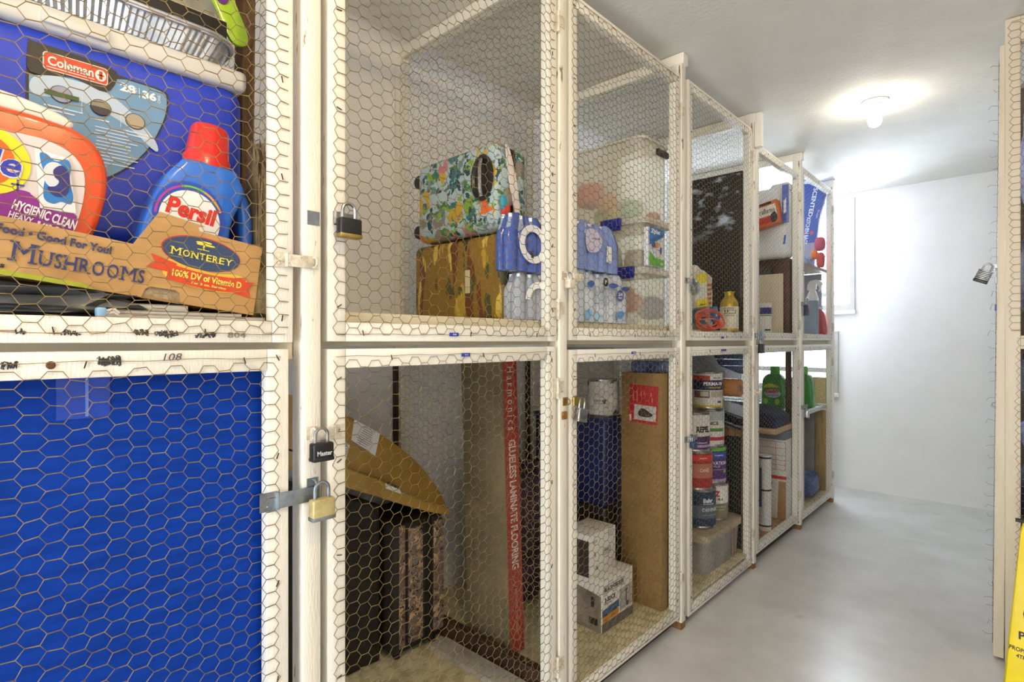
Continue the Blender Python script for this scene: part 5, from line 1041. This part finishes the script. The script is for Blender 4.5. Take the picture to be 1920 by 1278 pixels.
b = MB(); b.prism(smooth_pts([(-1.185, 1.60), (-1.18, 1.655), (-1.145, 1.672), (-1.105, 1.668), (-1.088, 1.642), (-1.10, 1.628), (-1.125, 1.64), (-1.135, 1.60)], 4), 4.515, 4.545, .004); b.build('spray_head', WT, root, 40)
b = MB(); b.prism(smooth_pts([(-1.112, 1.645), (-1.096, 1.612), (-1.106, 1.588), (-1.113, 1.590), (-1.108, 1.613), (-1.122, 1.64)], 3), 4.522, 4.538, .002); b.build('trigger', WT, root, 40)
b = MB(); b.box(-1.175, -1.091, 4.37, 4.45, Z5+.001, 1.512, .003); solo('blue_grey_carton', b, mat('blue_grey_card', '7E90A6', .6, var=.08), 'plain blue grey carton in front of the white spray bottle', 'carton', (-1.13, 4.41, Z5), 'y')
root = thing('red_bottle', 'red bottle with white edge at the far end of the last upper cage', 'bottle', (-1.105, 4.62, Z5), 'y')
b = MB(); b.prism(smooth_pts([(-1.145, Z5+.001), (-1.082, Z5+.001), (-1.090, 1.38), (-1.100, 1.43), (-1.118, 1.458), (-1.145, 1.45)], 4), 4.595, 4.645, .008, 3); b.build('bottle', mat('crimson_plastic', 'B82E48', .3, coat=.4), root, 50); b = MB(); b.cyl(-1.122, 4.62, 1.452, 1.475, .014, 14); b.build('cap', WT, root)

b = MB(); b.box(-1.40, -1.128, 4.662, 4.684, Z5+.001, 1.730, .002); solo('lilac_board', b, mat('lilac_grey_board', '8E8CA0', .7), 'lilac grey board behind the white spray bottle', 'board', (-1.26, 4.67, Z5), 'y')

# ================================================================== last cage, lower
root = thing('tray_shelf', 'white plastic tray shelf in the last lower cage carrying the green bottles', 'shelf', (-1.4, 4.3, .712), 'y')
b = MB(); b.box(-1.88, -1.0915, 3.93, 4.685, .712, .724, .002); b.build('tray', WT, root); b = MB(); b.box(-1.112, -1.092, 3.93, 4.685, .724, .742, .003); b.box(-1.88, -1.112, 4.67, 4.685, .724, .742, .002); b.box(-1.88, -1.112, 3.93, 3.945, .724, .742, .002); b.build('raised_edge', WT, root)
GRN = mat('green_plastic', '2E9A3E', .3, h2='24843A', sc=6, coat=.4)
def green_bottle(label, x0, x1, y, z0, z1, lab):
    w = x1-x0; h = z1-z0; root = thing('green_bottle', label, 'bottle', ((x0+x1)/2, y, z0), 'y', group=None)
    b = MB(); b.prism(smooth_pts([(x0+.06*w, z0), (x1-.06*w, z0), (x1, z0+.2*h), (x1-.02*w, z0+.55*h), (x1-.10*w, z0+.72*h), (x1-.28*w, z0+.82*h), (x0+.30*w, z0+.82*h), (x0+.05*w, z0+.70*h), (x0, z0+.45*h), (x0-.01*w, z0+.2*h)], 5), y-.045, y+.045, .016, 4); b.build('bottle', GRN, root, 60)
    b = MB(); b.lathe(x0+w*.52, y, [(w*.21, z0+.80*h), (w*.21, z1-.01), (w*.17, z1)], 24); b.build('cap', mat('lime_cap', '5EC83A', .3), root, 40)
    if lab:
        decal(root, 'yellow_swirl', smooth_pts([(x0+.1*w, z0+.5*h), (x0+.35*w, z0+.6*h), (x0+.8*w, z0+.52*h), (x0+.5*w, z0+.5*h)], 4), y-.045, 'C8D03A'); decal(root, 'white_oval', ell(x0+.5*w, z0+.36*h, w*.36, h*.10, 24), y-.045, 'B8C4D4', .0016)
        T(root, 'Gain', x0+.2*w, z0+.36*h, h*.09, y-.045, 'D83A34', w=w*.55, bold=.05, ang=6, lift=.003); T(root, 'original', x0+.25*w, z0+.29*h, h*.05, y-.045, '34508E', w=w*.5, lift=.003)
        for k in (.2, .7): decal(root, 'yellow_swirl', ell(x0+k*w, z0+.17*h, w*.10, h*.07, 16), y-.045, '9CC83A', .0012)
green_bottle('green laundry bottle with a red and white oval label on the tray', -1.412, -1.255, 4.25, .730, 1.036, True)
green_bottle('plain green bottle nearest the window on the tray', -1.27, -1.115, 4.42, .730, 1.035, False)
b = MB(); b.box(-1.235, -1.160, 4.60, 4.64, .099, .70, .002); solo('grey_plank', b, mat('grey_plank', '8F8C8E', .7, h2='7A7779', sc=8), 'grey plank standing under the tray', 'plank', (-1.2, 4.62, .099), 'y')
b = MB(); b.box(-1.155, -1.092, 4.605, 4.645, .099, .70, .002); solo('timber_plank', b, mat('golden_timber', 'A68A52', .7, h2='7E6538', sc=6, stretch=(9, 9, 1)), 'golden timber plank standing beside the grey plank under the tray', 'plank', (-1.12, 4.62, .099), 'y')
b = MB(); b.box(-1.215, -1.093, 4.648, 4.668, .745, .945, .001); solo('woven_board', b, mat('woven_tan', 'D2B48E', .8, h2='B08A60', sc=60, stretch=(1, 1, 3)), 'tan woven board standing on the tray behind the green bottles', 'board', (-1.13, 4.65, .745), 'y')
b = MB(); b.blob((-1.235, 4.38, .180), (.285, .40, .165), .12, 4, 4, 3); solo('tarp_bag', b, mat('shiny_blue_tarp', '1C4490', .4, h2='12306A', sc=8, bump=.6, bsc=16), 'crumpled shiny blue tarp bag on the floor of the last cage', 'bag', (-1.2, 4.38, .099), 'y', ang=60)

# ================================================================== cage block on the right of the aisle
root = thing('cage_partition', 'cream timber end frame with netting of the cage block right of the aisle', 'cage partition', (.4, 2.82, 0), 'y')
CRM = mat('cream_gloss_paint', 'E0D5C2', .5, var=.06, sc=6, bump=.25, bsc=45, stretch=(6, 6, 1), h3='8A7A64', lo3=.74, hi3=.78, sc3=18)
for x0 in (-.053, .90):
    b = MB(); b.box(x0, x0+.044, 2.80, 2.842, 0, ZC-.004, .003); b.build('post', CRM, root)
for z0, z1 in ((ZC-.10, ZC-.005), (1.19, 1.24), (.06, .11)):
    b = MB(); b.box(-.009, .90, 2.802, 2.84, z0, z1, .002); b.build('cross_rail', CRM, root)
wire(root, .92, 1.16, (-.036, 2.797, 1.26), WIRE, px=.030, hz=.0275, bulge=.002)
wire(root, .92, 1.10, (-.018, 2.797, .13), WIRE, px=.030, hz=.0275, bulge=.002)
root = thing('cage_door', 'cream cage door on the aisle side of the right hand block, seen edge on', 'cage door', (-.0545, 3.2, .01), 'y', tilt=(0, .5))
for y0 in (2.806, 3.56):
    b = MB(); b.box(-.088, -.0565, y0, y0+.042, .012, 2.345, .002); b.build('stile', CRM, root)
for z0 in (.012, 2.304, 1.18):
    b = MB(); b.box(-.087, -.0575, 2.849, 3.559, z0, z0+.041, .002); b.build('rail', CRM, root)
SEED[0] += 1; me = hexwire(.74, 2.25, seed=99, px=.030, hz=.0275, bulge=.012, jit=.002, warp=.004)
M = Matrix.Translation(Vector((-.0905, 2.822, .055))-Vector((-.0545, 3.2, .01))) @ Matrix.Rotation(R(90), 4, 'Z'); me.transform(M)
for v in me.vertices: pass
link('wire_mesh', me, WIREF, root, 0, ORG[root.name])
b = MB(); rnd = random.Random(8)
for k in range(46):
    z = .10+k*.048+rnd.uniform(-.015, .015); L = rnd.uniform(.006, .022); b.tube([(-.088, 2.815, z), (-.090-L, 2.812, z+rnd.uniform(-.006, .008)), (-.092-L*1.3, 2.815, z+rnd.uniform(-.015, .012))], .0007, 4)
b.tube([(-.091+.008*math.cos(t), 2.812, .975+.008*math.sin(t)) for t in np.linspace(0, 5.8, 14)], .0012, 5)
b.build('loose_wire_ends', WIREF, root)
b = MB(); b.box(-.094, -.0885, 2.812, 2.846, 1.44, 1.50, .001); b.box(-.104, -.0885, 2.818, 2.822, 1.49, 1.515); b.build('hasp', GALV, root)
b = MB(); b.box(-.0935, -.0892, 2.800, 2.803, 1.335, 1.36); b.build('number_tape', flat('2440A0'), root)
root = thing('padlock', 'laminated steel padlock hanging askew from the right hand cage door', 'padlock', (-.100, 2.79, 1.505), 'y', tilt=(0, 24))
o = ORG[root.name]
b = MB()
for k in range(6): b.box(-.122, -.078, 2.775, 2.805, 1.452+.0062*k, 1.4575+.0062*k, .0012)
b.build('laminated_body', mat('laminated_steel', '8E9094', .35, .9, h2='5E6064', sc=70), root); b = MB(); b.box(-.1225, -.0775, 2.7745, 2.8055, 1.441, 1.4515, .002); b.build('black_bumper', BLACKP, root)
b = MB(); b.tube([(-.113, 2.79, 1.487), (-.113, 2.79, 1.503)]+[(-.100-.013*math.cos(R(q)), 2.79, 1.503+.013*math.sin(R(q))) for q in range(20, 180, 20)]+[(-.087, 2.79, 1.503), (-.087, 2.79, 1.487)], .0032, 10); b.build('shackle', STEEL, root)
b = MB(); b.box(-.05, .90, 3.62, 3.66, 0, ZC-.005); solo('cage_back_board', b, mat('dim_back_board', '6E665C', .8), 'dim board closing the cage behind the hanging clothes on the right', 'board', (.42, 3.64, 0), 'y')
cl = [('navy', '1A1E3E', .10, .15, .32, .52), ('white and blue', '8A94C0', .05, .60, .28, .22), ('dark red', '7A1E3A', .12, .80, .30, .12), ('green floral', '3E6A5A', .06, .92, .26, .14), ('magenta', 'B82A86', .08, 1.05, .30, .10), ('indigo', '24204E', .10, 1.22, .34, .45), ('slate', '3A3E4E', .08, 1.72, .32, .5)]
z = .005
for i, (n, c, x, _, s, h) in enumerate([('magenta', 'B82A86', .16, 0, .34, .26), ('green floral', '3E7A64', .15, 0, .32, .12), ('red', 'A82A3A', .16, 0, .33, .07), ('navy striped', '20244A', .15, 0, .34, .30), ('white and blue', '7E8AC0', .155, 0, .33, .16), ('indigo', '262450', .16, 0, .34, .34), ('slate blue', '4A5274', .15, 0, .33, .42), ('pale lavender', '8E90BC', .155, 0, .33, .5)]):
    b = MB(); b.blob((x, 3.06, z+h/2), (s, .40, h*.94), .12, 3, 3, i+20); solo('garment_bundle', b, mat('cloth_'+n.replace(' ', '_'), c, .9, h2='15142A', sc=16, bump=.3), '%s bundle of clothes in the pile behind the yellow floor sign' % n, 'clothes', (x, 3.06, z), 'y', ang=60, group='clothes piled in the right hand cage'); z += h*1.01

# yellow wet floor sign
root = thing('floor_sign', 'yellow folding caution floor sign in front of the right hand cage', 'floor sign', (.095, 2.36, 0), 'y')
YL = mat('yellow_plastic', 'F0D800', .35, h2='E2C800', sc=4, var=.05)
def sgn(y0, y1, name):
    b = MB(); b.prism([(-.056, .0), (-.03, .0), (-.025, .03), (.215, .03), (.22, .0), (.246, .0), (.200, .62), (.19, .655), (.17, .67), (.14, .67), (.13, .645), (.06, .645), (.05, .67), (.02, .67), (.0, .655), (-.008, .62)], -.004, .004, .0015)
    sh = (y1-y0)/.67
    for v in b.bm.verts: v.co.y += y0+v.co.z*sh
    return b.build(name, YL, root, 40)
sgn(2.235, 2.345, 'front_panel'); sgn(2.505, 2.375, 'rear_panel')
b = MB(); b.cyl(0, 0, -.02, .22, .006, 10, Matrix.Translation((0, 2.36, .655)) @ Matrix.Rotation(R(90), 4, 'Y')); b.build('hinge_pin', BLACKP, root)
SM = Matrix(((1, 0, 0, 0), (0, 1, (2.345-2.235)/.67, 2.2305), (0, 0, 1, 0), (0, 0, 0, 1)))
T(root, 'CAUTION', -.002, .36, .055, 0, '1E1C14', w=.19, bold=.03, M=SM, lift=0); T(root, 'PISO MOJADO', -.012, .305, .030, 0, '1E1C14', w=.20, bold=.03, M=SM, lift=0); T(root, 'PROPERTY OF', -.034, .278, .012, 0, '1E1C14', w=.085, bold=.02, M=SM, lift=0, ang=-6); T(root, '4TH FLOOR', -.018, .258, .011, 0, '1E1C14', w=.07, bold=.02, M=SM, lift=0, ang=-6)
